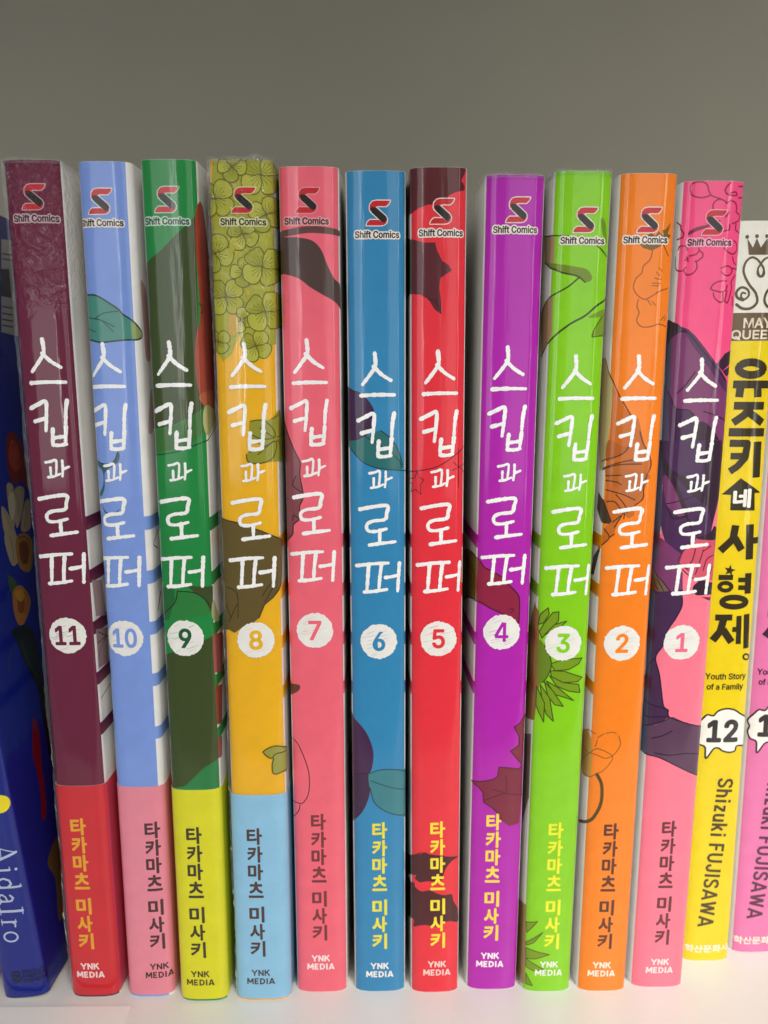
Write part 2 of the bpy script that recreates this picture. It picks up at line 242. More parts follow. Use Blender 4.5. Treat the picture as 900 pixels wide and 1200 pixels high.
   ('l', '#6e6e1e', 1, 0.124,[(4.17,159.95),(4.22,161.56),(3.46,162.7),(2.4,163.2),(1.28,162.17),(0.36,160.7),(1.05,159.64),(2.64,159.43),(4.17,159.95)]),
   ('l', '#6e6e1e', 1, 0.066,[(3.63,159.87),(2.06,160.2)]),
   ('l', '#6e6e1e', 1, 0.066,[(3.85,160.03),(2.04,161.06)]),
   ('l', '#6e6e1e', 1, 0.066,[(4.02,160.26),(2.74,161.49)]),
   ('l', '#6e6e1e', 1, 0.066,[(4.05,160.56),(3.53,161.78)]),
   ('f', '#c4c344', 1, 0.0,[(4.39,159.99),(6.16,160.05),(15.88,161.46),(18.34,163.03),(10.92,163.72),(5.3,163.76),(4.17,163.03),(3.92,161.47)]),
   ('l', '#6e6e1e', 1, 0.124,[(4.39,159.99),(6.16,160.05),(15.88,161.46),(18.34,163.03),(10.92,163.72),(5.3,163.76),(4.17,163.03),(3.92,161.47),(4.39,159.99)]),
   ('l', '#6e6e1e', 1, 0.066,[(4.32,160.52),(4.72,162.08)]),
   ('l', '#6e6e1e', 1, 0.066,[(4.48,160.31),(5.65,162.16)]),
   ('l', '#6e6e1e', 1, 0.066,[(4.71,160.16),(6.15,161.51)]),
   ('l', '#6e6e1e', 1, 0.066,[(5.02,160.14),(6.57,160.77)]),
   ('l', '#6e6e1e', 1, 0.128,[(4.06,159.98),(4.13,159.7)]),
   ('l', '#6e6e1e', 1, 0.128,[(4.26,159.98),(4.33,159.71)]),
   ('l', '#6e6e1e', 1, 0.128,[(4.46,159.99),(4.53,159.71)]),
   ('f', '#b0b232', 1, 0.0,[(0.29,167.44),(-0.74,166.88),(-1.53,166.03),(-1.2,165.17),(-0.2,164.59),(1.08,164.88),(1.52,165.68),(1.12,166.7)]),
   ('l', '#6e6e1e', 1, 0.124,[(0.29,167.44),(-0.74,166.88),(-1.53,166.03),(-1.2,165.17),(-0.2,164.59),(1.08,164.88),(1.52,165.68),(1.12,166.7),(0.29,167.44)]),
   ('l', '#6e6e1e', 1, 0.066,[(0.52,167.14),(0.83,166.08)]),
   ('l', '#6e6e1e', 1, 0.066,[(0.35,167.21),(0.29,165.74)]),
   ('l', '#6e6e1e', 1, 0.066,[(0.15,167.23),(-0.21,166.01)]),
   ('l', '#6e6e1e', 1, 0.066,[(-0.05,167.14),(-0.66,166.38)]),
   ('f', '#cbca4c', 1, 0.0,[(0.2,167.55),(-0.35,168.53),(-1.25,168.97),(-2.1,168.92),(-2.44,167.92),(-2.49,166.72),(-1.66,166.31),(-0.59,166.73)]),
   ('l', '#6e6e1e', 1, 0.124,[(0.2,167.55),(-0.35,168.53),(-1.25,168.97),(-2.1,168.92),(-2.44,167.92),(-2.49,166.72),(-1.66,166.31),(-0.59,166.73),(0.2,167.55)]),
   ('l', '#6e6e1e', 1, 0.066,[(-0.12,167.32),(-1.23,166.99)]),
   ('l', '#6e6e1e', 1, 0.066,[(-0.04,167.49),(-1.56,167.5)]),
   ('l', '#6e6e1e', 1, 0.066,[(-0.01,167.69),(-1.27,168.0)]),
   ('l', '#6e6e1e', 1, 0.066,[(-0.1,167.88),(-0.87,168.44)]),
   ('f', '#bdbd3a', 1, 0.0,[(0.32,167.65),(1.35,168.21),(2.08,169.07),(1.8,169.91),(0.8,170.43),(-0.46,170.2),(-0.91,169.4),(-0.51,168.38)]),
   ('l', '#6e6e1e', 1, 0.124,[(0.32,167.65),(1.35,168.21),(2.08,169.07),(1.8,169.91),(0.8,170.43),(-0.46,170.2),(-0.91,169.4),(-0.51,168.38),(0.32,167.65)]),
   ('l', '#6e6e1e', 1, 0.066,[(0.09,167.95),(-0.22,169.01)]),
   ('l', '#6e6e1e', 1, 0.066,[(0.27,167.87),(0.32,169.34)]),
   ('l', '#6e6e1e', 1, 0.066,[(0.47,167.86),(0.83,169.07)]),
   ('l', '#6e6e1e', 1, 0.066,[(0.66,167.95),(1.27,168.71)]),
   ('l', '#6e6e1e', 1, 0.128,[(0.07,167.66),(0.14,167.39)]),
   ('l', '#6e6e1e', 1, 0.128,[(0.27,167.66),(0.34,167.39)]),
   ('l', '#6e6e1e', 1, 0.128,[(0.47,167.66),(0.54,167.39)]),
   ('f', '#bdbd3a', 1, 0.0,[(4.09,168.54),(3.5,167.01),(3.67,165.53),(4.68,164.84),(6.42,165.43),(15.19,167.8),(12.47,168.76),(5.77,168.62)]),
   ('l', '#6e6e1e', 1, 0.124,[(4.09,168.54),(3.5,167.01),(3.67,165.53),(4.68,164.84),(6.42,165.43),(15.19,167.8),(12.47,168.76),(5.77,168.62),(4.09,168.54)]),
   ('l', '#6e6e1e', 1, 0.066,[(4.63,168.46),(6.14,167.73)]),
   ('l', '#6e6e1e', 1, 0.066,[(4.37,168.37),(5.81,166.86)]),
   ('l', '#6e6e1e', 1, 0.066,[(4.13,168.2),(4.93,166.62)]),
   ('l', '#6e6e1e', 1, 0.066,[(4.0,167.92),(4.08,166.57)]),
   ('f', '#cbca4c', 1, 0.0,[(3.87,168.57),(2.32,169.07),(0.66,169.05),(0.03,167.88),(0.28,166.28),(1.76,165.24),(3.05,165.57),(3.81,166.99)]),
   ('l', '#6e6e1e', 1, 0.124,[(3.87,168.57),(2.32,169.07),(0.66,169.05),(0.03,167.88),(0.28,166.28),(1.76,165.24),(3.05,165.57),(3.81,166.99),(3.87,168.57)]),
   ('l', '#6e6e1e', 1, 0.066,[(3.75,168.04),(2.86,166.67)]),
   ('l', '#6e6e1e', 1, 0.066,[(3.67,168.29),(2.0,166.9)]),
   ('l', '#6e6e1e', 1, 0.066,[(3.51,168.52),(1.84,167.68)]),
   ('l', '#6e6e1e', 1, 0.066,[(3.23,168.63),(1.84,168.5)]),
   ('f', '#b0b232', 1, 0.0,[(3.91,168.79),(4.49,170.32),(4.16,171.66),(3.33,172.46),(1.93,171.81),(0.57,170.7),(0.86,169.47),(2.29,168.77)]),
   ('l', '#6e6e1e', 1, 0.124,[(3.91,168.79),(4.49,170.32),(4.16,171.66),(3.33,172.46),(1.93,171.81),(0.57,170.7),(0.86,169.47),(2.29,168.77),(3.91,168.79)]),
   ('l', '#6e6e1e', 1, 0.066,[(3.37,168.87),(2.0,169.69)]),
   ('l', '#6e6e1e', 1, 0.066,[(3.63,168.97),(2.27,170.52)]),
   ('l', '#6e6e1e', 1, 0.066,[(3.87,169.13),(3.08,170.71)]),
   ('l', '#6e6e1e', 1, 0.066,[(4.0,169.41),(3.92,170.75)]),
   ('f', '#c4c344', 1, 0.0,[(4.13,168.76),(5.74,168.31),(13.8,169.44),(20.04,171.49),(16.94,172.71),(6.46,172.23),(4.95,171.77),(4.18,170.33)]),
   ('l', '#6e6e1e', 1, 0.124,[(4.13,168.76),(5.74,168.31),(13.8,169.44),(20.04,171.49),(16.94,172.71),(6.46,172.23),(4.95,171.77),(4.18,170.33),(4.13,168.76)]),
   ('l', '#6e6e1e', 1, 0.066,[(4.25,169.29),(5.15,170.68)]),
   ('l', '#6e6e1e', 1, 0.066,[(4.33,169.04),(6.11,170.53)]),
   ('l', '#6e6e1e', 1, 0.066,[(4.49,168.82),(6.35,169.77)]),
   ('l', '#6e6e1e', 1, 0.066,[(4.77,168.71),(6.35,168.94)]),
   ('l', '#6e6e1e', 1, 0.128,[(3.76,168.78),(3.84,168.51)]),
   ('l', '#6e6e1e', 1, 0.128,[(3.96,168.78),(4.03,168.51)]),
   ('l', '#6e6e1e', 1, 0.128,[(4.16,168.79),(4.23,168.52)]),
   ('f', '#bdbd3a', 1, 0.0,[(0.43,174.77),(0.54,173.54),(1.17,172.59),(2.13,172.43),(3.04,173.26),(3.48,174.55),(2.84,175.29),(1.59,175.29)]),
   ('l', '#6e6e1e', 1, 0.124,[(0.43,174.77),(0.54,173.54),(1.17,172.59),(2.13,172.43),(3.04,173.26),(3.48,174.55),(2.84,175.29),(1.59,175.29),(0.43,174.77)]),
   ('l', '#6e6e1e', 1, 0.066,[(0.85,174.88),(2.11,174.76)]),
   ('l', '#6e6e1e', 1, 0.066,[(0.69,174.73),(2.21,174.1)]),
   ('l', '#6e6e1e', 1, 0.066,[(0.58,174.54),(1.7,173.71)]),
   ('l', '#6e6e1e', 1, 0.066,[(0.59,174.31),(1.11,173.42)]),
   ('f', '#cbca4c', 1, 0.0,[(0.26,174.72),(-1.02,174.57),(-2.2,174.03),(-2.25,173.02),(-1.51,172.0),(-0.09,171.77),(0.72,172.41),(0.77,173.63)]),
   ('l', '#6e6e1e', 1, 0.124,[(0.26,174.72),(-1.02,174.57),(-2.2,174.03),(-2.25,173.02),(-1.51,172.0),(-0.09,171.77),(0.72,172.41),(0.77,173.63),(0.26,174.72)]),
   ('l', '#6e6e1e', 1, 0.066,[(0.36,174.32),(0.2,173.1)]),
   ('l', '#6e6e1e', 1, 0.066,[(0.22,174.47),(-0.49,172.99)]),
   ('l', '#6e6e1e', 1, 0.066,[(0.03,174.57),(-0.88,173.47)]),
   ('l', '#6e6e1e', 1, 0.066,[(-0.21,174.56),(-1.16,174.03)]),
   ('f', '#b0b232', 1, 0.0,[(0.22,174.88),(0.11,176.1),(-0.59,176.92),(-1.47,177.21),(-2.26,176.33),(-2.85,175.13),(-2.21,174.38),(-0.94,174.36)]),
   ('l', '#6e6e1e', 1, 0.124,[(0.22,174.88),(0.11,176.1),(-0.59,176.92),(-1.47,177.21),(-2.26,176.33),(-2.85,175.13),(-2.21,174.38),(-0.94,174.36),(0.22,174.88)]),
   ('l', '#6e6e1e', 1, 0.066,[(-0.2,174.77),(-1.47,174.89)]),
   ('l', '#6e6e1e', 1, 0.066,[(-0.04,174.91),(-1.56,175.55)]),
   ('l', '#6e6e1e', 1, 0.066,[(0.07,175.1),(-1.05,175.93)]),
   ('l', '#6e6e1e', 1, 0.066,[(0.07,175.33),(-0.45,176.22)]),
   ('f', '#c4c344', 1, 0.0,[(0.39,174.93),(1.67,175.07),(2.78,175.66),(2.87,176.64),(2.11,177.58),(0.74,177.85),(-0.06,177.22),(-0.12,176.02)]),
   ('l', '#6e6e1e', 1, 0.124,[(0.39,174.93),(1.67,175.07),(2.78,175.66),(2.87,176.64),(2.11,177.58),(0.74,177.85),(-0.06,177.22),(-0.12,176.02),(0.39,174.93)]),
   ('l', '#6e6e1e', 1, 0.066,[(0.29,175.32),(0.45,176.54)]),
   ('l', '#6e6e1e', 1, 0.066,[(0.43,175.18),(1.14,176.65)]),
   ('l', '#6e6e1e', 1, 0.066,[(0.63,175.08),(1.53,176.18)]),
   ('l', '#6e6e1e', 1, 0.066,[(0.86,175.09),(1.81,175.62)]),
   ('l', '#6e6e1e', 1, 0.128,[(0.09,174.94),(0.16,174.67)]),
   ('l', '#6e6e1e', 1, 0.128,[(0.29,174.94),(0.36,174.67)]),
   ('l', '#6e6e1e', 1, 0.128,[(0.49,174.94),(0.56,174.67)]),
   ('f', '#bdbd3a', 1, 0.0,[(-5.01,181.6),(-5.24,180.09),(-4.65,178.73),(-3.46,178.26),(-2.1,179.03),(-1.22,180.48),(-1.81,181.55),(-3.35,181.89)]),
   ('l', '#6e6e1e', 1, 0.124,[(-5.01,181.6),(-5.24,180.09),(-4.65,178.73),(-3.46,178.26),(-2.1,179.03),(-1.22,180.48),(-1.81,181.55),(-3.35,181.89),(-5.01,181.6)]),
   ('l', '#6e6e1e', 1, 0.066,[(-4.41,181.6),(-2.84,181.1)]),
   ('l', '#6e6e1e', 1, 0.066,[(-4.66,181.47),(-2.9,180.28)]),
   ('l', '#6e6e1e', 1, 0.066,[(-4.87,181.28),(-3.64,179.94)]),
   ('l', '#6e6e1e', 1, 0.066,[(-4.94,181.01),(-4.5,179.76)]),
   ('f', '#cbca4c', 1, 0.0,[(-5.27,181.6),(-8.53,182.04),(-10.12,181.64),(-10.45,180.41),(-9.82,178.98),(-8.15,178.36),(-5.35,178.68),(-4.89,180.11)]),
   ('l', '#6e6e1e', 1, 0.124,[(-5.27,181.6),(-8.53,182.04),(-10.12,181.64),(-10.45,180.41),(-9.82,178.98),(-8.15,178.36),(-5.35,178.68),(-4.89,180.11),(-5.27,181.6)]),
   ('l', '#6e6e1e', 1, 0.066,[(-5.25,181.09),(-5.98,179.72)]),
   ('l', '#6e6e1e', 1, 0.066,[(-5.42,181.32),(-8.31,179.95)]),
   ('l', '#6e6e1e', 1, 0.066,[(-5.7,181.52),(-8.66,180.64)]),
   ('l', '#6e6e1e', 1, 0.066,[(-6.18,181.63),(-8.86,181.4)]),
   ('f', '#b0b232', 1, 0.0,[(-5.29,181.81),(-5.06,183.31),(-5.89,184.57),(-8.38,185.4),(-9.57,184.49),(-10.61,183.15),(-10.03,182.07),(-8.49,181.76)]),
   ('l', '#6e6e1e', 1, 0.124,[(-5.29,181.81),(-5.06,183.31),(-5.89,184.57),(-8.38,185.4),(-9.57,184.49),(-10.61,183.15),(-10.03,182.07),(-8.49,181.76),(-5.29,181.81)]),
   ('l', '#6e6e1e', 1, 0.066,[(-6.03,181.87),(-8.99,182.54)]),
   ('l', '#6e6e1e', 1, 0.066,[(-5.68,181.96),(-8.93,183.37)]),
   ('l', '#6e6e1e', 1, 0.066,[(-5.43,182.13),(-8.2,183.73)]),
   ('l', '#6e6e1e', 1, 0.066,[(-5.37,182.41),(-5.91,183.69)]),
   ('f', '#c4c344', 1, 0.0,[(-5.03,181.81),(-3.31,181.6),(-1.78,182.02),(-1.4,183.19),(-2.09,184.53),(-3.71,185.23),(-4.95,184.71),(-5.42,183.3)]),
   ('l', '#6e6e1e', 1, 0.124,[(-5.03,181.81),(-3.31,181.6),(-1.78,182.02),(-1.4,183.19),(-2.09,184.53),(-3.71,185.23),(-4.95,184.71),(-5.42,183.3),(-5.03,181.81)]),
   ('l', '#6e6e1e', 1, 0.066,[(-5.04,182.32),(-4.45,183.72)]),
   ('l', '#6e6e1e', 1, 0.066,[(-4.88,182.09),(-3.54,183.66)]),
   ('l', '#6e6e1e', 1, 0.066,[(-4.65,181.91),(-3.19,182.98)]),
   ('l', '#6e6e1e', 1, 0.066,[(-4.33,181.85),(-2.99,182.22)]),
   ('l', '#6e6e1e', 1, 0.128,[(-5.43,181.84),(-5.35,181.57)]),
   ('l', '#6e6e1e', 1, 0.128,[(-5.19,181.82),(-5.11,181.55)]),
   ('l', '#6e6e1e', 1, 0.128,[(-4.96,181.8),(-4.88,181.53)]),
   ('f', '#c4c344', 1, 0.0,[(5.1,178.68),(5.38,177.38),(6.35,176.52),(13.18,177.68),(21.59,180.31),(24.88,182.54),(17.17,181.81),(6.57,179.55)]),
   ('l', '#6e6e1e', 1, 0.124,[(5.1,178.68),(5.38,177.38),(6.35,176.52),(13.18,177.68),(21.59,180.31),(24.88,182.54),(17.17,181.81),(6.57,179.55),(5.1,178.68)]),
   ('l', '#6e6e1e', 1, 0.066,[(5.57,178.88),(10.56,179.82)]),
   ('l', '#6e6e1e', 1, 0.066,[(5.4,178.69),(12.2,179.41)]),
   ('l', '#6e6e1e', 1, 0.066,[(5.3,178.47),(7.8,178.07)]),
   ('l', '#6e6e1e', 1, 0.066,[(5.33,178.22),(6.11,177.39)]),
   ('f', '#b0b232', 1, 0.0,[(4.92,178.59),(3.53,178.24),(2.31,177.5),(2.39,176.4),(3.31,175.39),(4.88,175.35),(5.74,176.2),(5.64,177.52)]),
   ('l', '#6e6e1e', 1, 0.124,[(4.92,178.59),(3.53,178.24),(2.31,177.5),(2.39,176.4),(3.31,175.39),(4.88,175.35),(5.74,176.2),(5.64,177.52),(4.92,178.59)]),
   ('l', '#6e6e1e', 1, 0.066,[(5.08,178.19),(5.04,176.84)]),
   ('l', '#6e6e1e', 1, 0.066,[(4.9,178.32),(4.29,176.6)]),
   ('l', '#6e6e1e', 1, 0.066,[(4.67,178.39),(3.81,177.06)]),
   ('l', '#6e6e1e', 1, 0.066,[(4.41,178.34),(3.44,177.63)]),
   ('f', '#cbca4c', 1, 0.0,[(4.85,178.76),(4.58,180.06),(3.71,180.84),(2.72,181.04),(1.98,179.98),(1.48,178.62),(2.27,177.88),(3.64,178.02)]),
   ('l', '#6e6e1e', 1, 0.124,[(4.85,178.76),(4.58,180.06),(3.71,180.84),(2.72,181.04),(1.98,179.98),(1.48,178.62),(2.27,177.88),(3.64,178.02),(4.85,178.76)]),
   ('l', '#6e6e1e', 1, 0.066,[(4.4,178.57),(3.01,178.53)]),
   ('l', '#6e6e1e', 1, 0.066,[(4.55,178.75),(2.82,179.22)]),
   ('l', '#6e6e1e', 1, 0.066,[(4.66,178.97),(3.34,179.71)]),
   ('l', '#6e6e1e', 1, 0.066,[(4.62,179.22),(3.95,180.1)]),
   ('f', '#bdbd3a', 1, 0.0,[(5.03,178.84),(6.82,179.37),(16.16,182.04),(16.0,183.14),(7.7,182.35),(5.06,182.06),(4.25,181.24),(4.34,179.93)]),
   ('l', '#6e6e1e', 1, 0.124,[(5.03,178.84),(6.82,179.37),(16.16,182.04),(16.0,183.14),(7.7,182.35),(5.06,182.06),(4.25,181.24),(4.34,179.93),(5.03,178.84)]),
   ('l', '#6e6e1e', 1, 0.066,[(4.87,179.25),(4.91,180.59)]),
   ('l', '#6e6e1e', 1, 0.066,[(5.05,179.12),(5.69,180.86)]),
   ('l', '#6e6e1e', 1, 0.066,[(5.28,179.05),(6.28,180.47)]),
   ('l', '#6e6e1e', 1, 0.066,[(5.56,179.11),(7.12,180.04)]),
   ('l', '#6e6e1e', 1, 0.128,[(4.73,178.82),(4.81,178.56)]),
   ('l', '#6e6e1e', 1, 0.128,[(4.94,178.83),(5.01,178.57)]),
   ('l', '#6e6e1e', 1, 0.128,[(5.14,178.84),(5.21,178.59)]),
   ('f', '#bdbd3a', 1, 0.0,[(4.29,186.05),(3.93,184.45),(4.33,183.04),(5.5,182.57),(10.61,184.35),(20.32,188.12),(15.59,188.26),(6.03,186.46)]),
   ('l', '#6e6e1e', 1, 0.124,[(4.29,186.05),(3.93,184.45),(4.33,183.04),(5.5,182.57),(10.61,184.35),(20.32,188.12),(15.59,188.26),(6.03,186.46),(4.29,186.05)]),
   ('l', '#6e6e1e', 1, 0.066,[(4.85,186.07),(6.76,185.74)]),
   ('l', '#6e6e1e', 1, 0.066,[(4.6,185.93),(6.48,184.81)]),
   ('l', '#6e6e1e', 1, 0.066,[(4.38,185.72),(5.47,184.35)]),
   ('l', '#6e6e1e', 1, 0.066,[(4.3,185.43),(4.59,184.13)]),
   ('f', '#cbca4c', 1, 0.0,[(4.06,186.04),(2.41,186.29),(0.73,186.02),(0.27,184.77),(0.78,183.23),(2.44,182.43),(3.7,182.96),(4.25,184.49)]),
   ('l', '#6e6e1e', 1, 0.124,[(4.06,186.04),(2.41,186.29),(0.73,186.02),(0.27,184.77),(0.78,183.23),(2.44,182.43),(3.7,182.96),(4.25,184.49),(4.06,186.04)]),
   ('l', '#6e6e1e', 1, 0.066,[(4.02,185.51),(3.33,184.01)]),
   ('l', '#6e6e1e', 1, 0.066,[(3.9,185.74),(2.43,184.1)]),
   ('l', '#6e6e1e', 1, 0.066,[(3.7,185.93),(2.14,184.84)]),
   ('l', '#6e6e1e', 1, 0.066,[(3.4,185.99),(2.02,185.65)]),
   ('f', '#b0b232', 1, 0.0,[(4.07,186.26),(4.42,187.86),(3.87,189.11),(2.9,189.77),(1.58,188.92),(0.37,187.63),(0.87,186.45),(2.43,185.99)]),
   ('l', '#6e6e1e', 1, 0.124,[(4.07,186.26),(4.42,187.86),(3.87,189.11),(2.9,189.77),(1.58,188.92),(0.37,187.63),(0.87,186.45),(2.43,185.99),(4.07,186.26)]),
   ('l', '#6e6e1e', 1, 0.066,[(3.51,186.26),(1.99,186.84)]),
   ('l', '#6e6e1e', 1, 0.066,[(3.76,186.39),(2.13,187.7)]),
   ('l', '#6e6e1e', 1, 0.066,[(3.97,186.59),(2.92,188.01)]),
   ('l', '#6e6e1e', 1, 0.066,[(4.06,186.88),(3.77,188.18)]),
   ('f', '#c4c344', 1, 0.0,[(4.3,186.27),(6.06,186.17),(16.29,188.96),(21.07,191.44),(15.63,191.63),(6.0,190.01),(4.65,189.34),(4.1,187.82)]),
   ('l', '#6e6e1e', 1, 0.124,[(4.3,186.27),(6.06,186.17),(16.29,188.96),(21.07,191.44),(15.63,191.63),(6.0,190.01),(4.65,189.34),(4.1,187.82),(4.3,186.27)]),
   ('l', '#6e6e1e', 1, 0.066,[(4.33,186.81),(5.03,188.33)]),
   ('l', '#6e6e1e', 1, 0.066,[(4.45,186.58),(6.02,188.35)]),
   ('l', '#6e6e1e', 1, 0.066,[(4.65,186.4),(6.44,187.69)]),
   ('l', '#6e6e1e', 1, 0.066,[(4.96,186.35),(6.68,186.93)]),
   ('l', '#6e6e1e', 1, 0.128,[(3.95,186.26),(4.02,186.0)]),
   ('l', '#6e6e1e', 1, 0.128,[(4.14,186.27),(4.21,186.01)]),
   ('l', '#6e6e1e', 1, 0.128,[(4.34,186.28),(4.41,186.02)]),
   ('f', '#c4c344', 1, 0.0,[(-1.33,187.54),(-0.78,186.58),(0.1,186.01),(0.98,186.2),(1.45,187.18),(1.36,188.37),(0.54,188.76),(-0.54,188.35)]),
   ('l', '#6e6e1e', 1, 0.124,[(-1.33,187.54),(-0.78,186.58),(0.1,186.01),(0.98,186.2),(1.45,187.18),(1.36,188.37),(0.54,188.76),(-0.54,188.35),(-1.33,187.54)]),
   ('l', '#6e6e1e', 1, 0.066,[(-1.01,187.77),(0.11,188.09)]),
   ('l', '#6e6e1e', 1, 0.066,[(-1.09,187.6),(0.43,187.59)]),
   ('l', '#6e6e1e', 1, 0.066,[(-1.12,187.41),(0.14,187.11)]),
   ('l', '#6e6e1e', 1, 0.066,[(-1.03,187.22),(-0.26,186.67)]),
   ('f', '#b0b232', 1, 0.0,[(-1.46,187.44),(-2.5,186.9),(-3.32,186.08),(-2.97,185.23),(-1.96,184.64),(-0.67,184.93),(-0.22,185.72),(-0.62,186.72)]),
   ('l', '#6e6e1e', 1, 0.124,[(-1.46,187.44),(-2.5,186.9),(-3.32,186.08),(-2.97,185.23),(-1.96,184.64),(-0.67,184.93),(-0.22,185.72),(-0.62,186.72),(-1.46,187.44)]),
   ('l', '#6e6e1e', 1, 0.066,[(-1.22,187.15),(-0.92,186.11)]),
   ('l', '#6e6e1e', 1, 0.066,[(-1.4,187.22),(-1.46,185.78)]),
   ('l', '#6e6e1e', 1, 0.066,[(-1.6,187.24),(-1.97,186.04)]),
   ('l', '#6e6e1e', 1, 0.066,[(-1.8,187.16),(-2.42,186.41)]),
   ('f', '#cbca4c', 1, 0.0,[(-1.55,187.56),(-2.1,188.52),(-3.02,188.97),(-3.9,188.94),(-4.26,187.97),(-4.32,186.8),(-3.45,186.37),(-2.35,186.75)]),
   ('l', '#6e6e1e', 1, 0.124,[(-1.55,187.56),(-2.1,188.52),(-3.02,188.97),(-3.9,188.94),(-4.26,187.97),(-4.32,186.8),(-3.45,186.37),(-2.35,186.75),(-1.55,187.56)]),
   ('l', '#6e6e1e', 1, 0.066,[(-1.87,187.33),(-3.01,187.02)]),
   ('l', '#6e6e1e', 1, 0.066,[(-1.79,187.5),(-3.34,187.53)]),
   ('l', '#6e6e1e', 1, 0.066,[(-1.76,187.69),(-3.04,188.01)]),
   ('l', '#6e6e1e', 1, 0.066,[(-1.85,187.88),(-2.63,188.44)]),
   ('f', '#bdbd3a', 1, 0.0,[(-1.43,187.66),(-0.39,188.2),(0.35,189.05),(0.07,189.87),(-0.93,190.39),(-2.21,190.16),(-2.67,189.38),(-2.27,188.38)]),
   ('l', '#6e6e1e', 1, 0.124,[(-1.43,187.66),(-0.39,188.2),(0.35,189.05),(0.07,189.87),(-0.93,190.39),(-2.21,190.16),(-2.67,189.38),(-2.27,188.38),(-1.43,187.66)]),
   ('l', '#6e6e1e', 1, 0.066,[(-1.66,187.95),(-1.97,188.99)]),
   ('l', '#6e6e1e', 1, 0.066,[(-1.48,187.88),(-1.42,189.31)]),
   ('l', '#6e6e1e', 1, 0.066,[(-1.28,187.86),(-0.92,189.05)]),
   ('l', '#6e6e1e', 1, 0.066,[(-1.08,187.95),(-0.47,188.69)]),
   ('l', '#6e6e1e', 1, 0.128,[(-1.67,187.66),(-1.6,187.4)]),
   ('l', '#6e6e1e', 1, 0.128,[(-1.48,187.66),(-1.41,187.4)]),
   ('l', '#6e6e1e', 1, 0.128,[(-1.28,187.66),(-1.21,187.4)]),
   ('f', '#e0b53c', 1, 0.0,[(-2.88,158.77),(-1.37,158.89),(-1.17,156.2),(-2.1,155.01),(-3.12,155.41)]),
   ('f', '#d6c23a', 1, 0.0,[(0.52,163.86),(1.09,164.14),(1.46,163.28),(0.88,162.69)]),
   ('f', '#c6c040', 1, 0.0,[(-2.3,173.68),(-1.32,172.91),(-1.57,171.39),(-2.36,171.77)]),
   ('f', '#a3a42f', 1, 0.0,[(0.71,137.63),(3.23,137.86),(5.07,138.06),(7.03,139.84),(10.27,138.29),(11.89,129.57),(5.33,129.27),(2.54,128.86),(0.01,129.1),(-0.27,130.73),(1.23,131.65),(3.08,132.11),(0.85,134.42)]),
   ('l', '#5a5a18', 1, 0.146,[(0.71,137.63),(3.23,137.86),(5.26,136.22),(5.71,134.36),(3.13,133.95),(0.87,134.88)]),
   ('l', '#5a5a18', 1, 0.146,[(-0.27,130.73),(0.24,129.1),(3.0,128.95),(5.35,130.2),(5.95,133.42),(3.08,132.11),(0.3,131.19)]),
   ('l', '#5a5a18', 1, 0.146,[(5.07,138.06),(8.6,139.86)]),
   ('l', '#5a5a18', 1, 0.146,[(6.28,134.33),(12.9,135.04)]),
   ('l', '#5a5a18', 1, 0.146,[(6.26,133.64),(11.89,129.57)]),
   ('l', '#5a5a18', 1, 0.146,[(2.73,136.26),(5.22,134.38)]),
   ('l', '#5a5a18', 1, 0.146,[(2.13,130.72),(5.19,133.36)]),
   ('f', '#6d5c28', 0, 0.0,[(-7.88,117.29),(-2.02,116.03),(0.77,114.93),(2.62,114.29),(8.55,111.45),(6.6,102.61),(5.93,101.27),(4.62,99.71),(2.68,98.06),(1.41,95.09),(-0.31,93.6),(-2.75,92.58),(-4.02,91.63),(-5.34,92.3),(-7.86,91.52),(-7.82,102.49)]),
   ('l', '#3a311c', 0, 0.146,[(-7.88,117.29),(-2.02,116.03),(0.77,114.93),(2.62,114.29),(8.55,111.45)]),
   ('l', '#3a311c', 0, 0.146,[(6.6,102.61),(5.93,101.27),(4.62,99.71),(2.68,98.06),(1.41,95.09)]),
   ('l', '#3a311c', 1, 0.128,[(-5.54,101.86),(-3.23,100.54),(-3.16,95.08)]),
   ('l', '#3a311c', 1, 0.128,[(-5.28,93.92),(-3.31,98.06)]),
   ('l', '#3a311c', 1, 0.128,[(-5.73,97.86),(-4.68,94.99)]),
   ('l', '#3a311c', 1, 0.128,[(2.26,100.06),(4.22,102.95)]),
   ('l', '#3a311c', 1, 0.128,[(2.69,98.56),(5.18,102.87)]),
   ('f', '#aaa94a', 1, 0.0,[(1.42,63.73),(2.77,64.64),(4.87,64.93),(8.43,63.24),(8.16,58.29),(5.46,58.41),(4.19,58.18),(3.39,58.72),(3.73,61.36),(3.4,62.14)]),
   ('l', '#5a5620', 1, 0.165,[(1.42,63.73),(2.77,64.64),(4.87,64.93),(8.42,63.17)]),
   ('l', '#5a5620', 1, 0.165,[(1.42,63.73),(2.37,62.57),(3.4,62.14),(4.48,63.17),(8.41,63.1)]),
   ('l', '#5a5620', 1, 0.165,[(3.82,62.11),(3.44,60.62),(3.5,58.71),(4.19,58.18),(5.65,58.54),(7.64,58.76)]),
  ],
 },
 '7': {
  'title': (-1.12,154.26,1.0),
  'badge': (-0.25,91.35),
  'author': ((-0.19,47.18),(-0.32,13.8)),
  'pub': (-0.2,8.02),
  'logo': (-0.28,181.83),
  'logotext': (-0.53,177.9),
  'art': [
   ('f', '#57403a', 1, 0.0,[(-8.0,174.33),(-4.52,174.77),(-1.57,174.6),(0.73,173.99),(2.43,172.23),(3.55,169.46),(5.01,166.7),(6.82,165.14),(7.33,160.48),(4.95,162.16),(2.88,163.25),(-0.01,164.94),(-2.31,166.63),(-5.38,167.56),(-8.16,168.01)]),
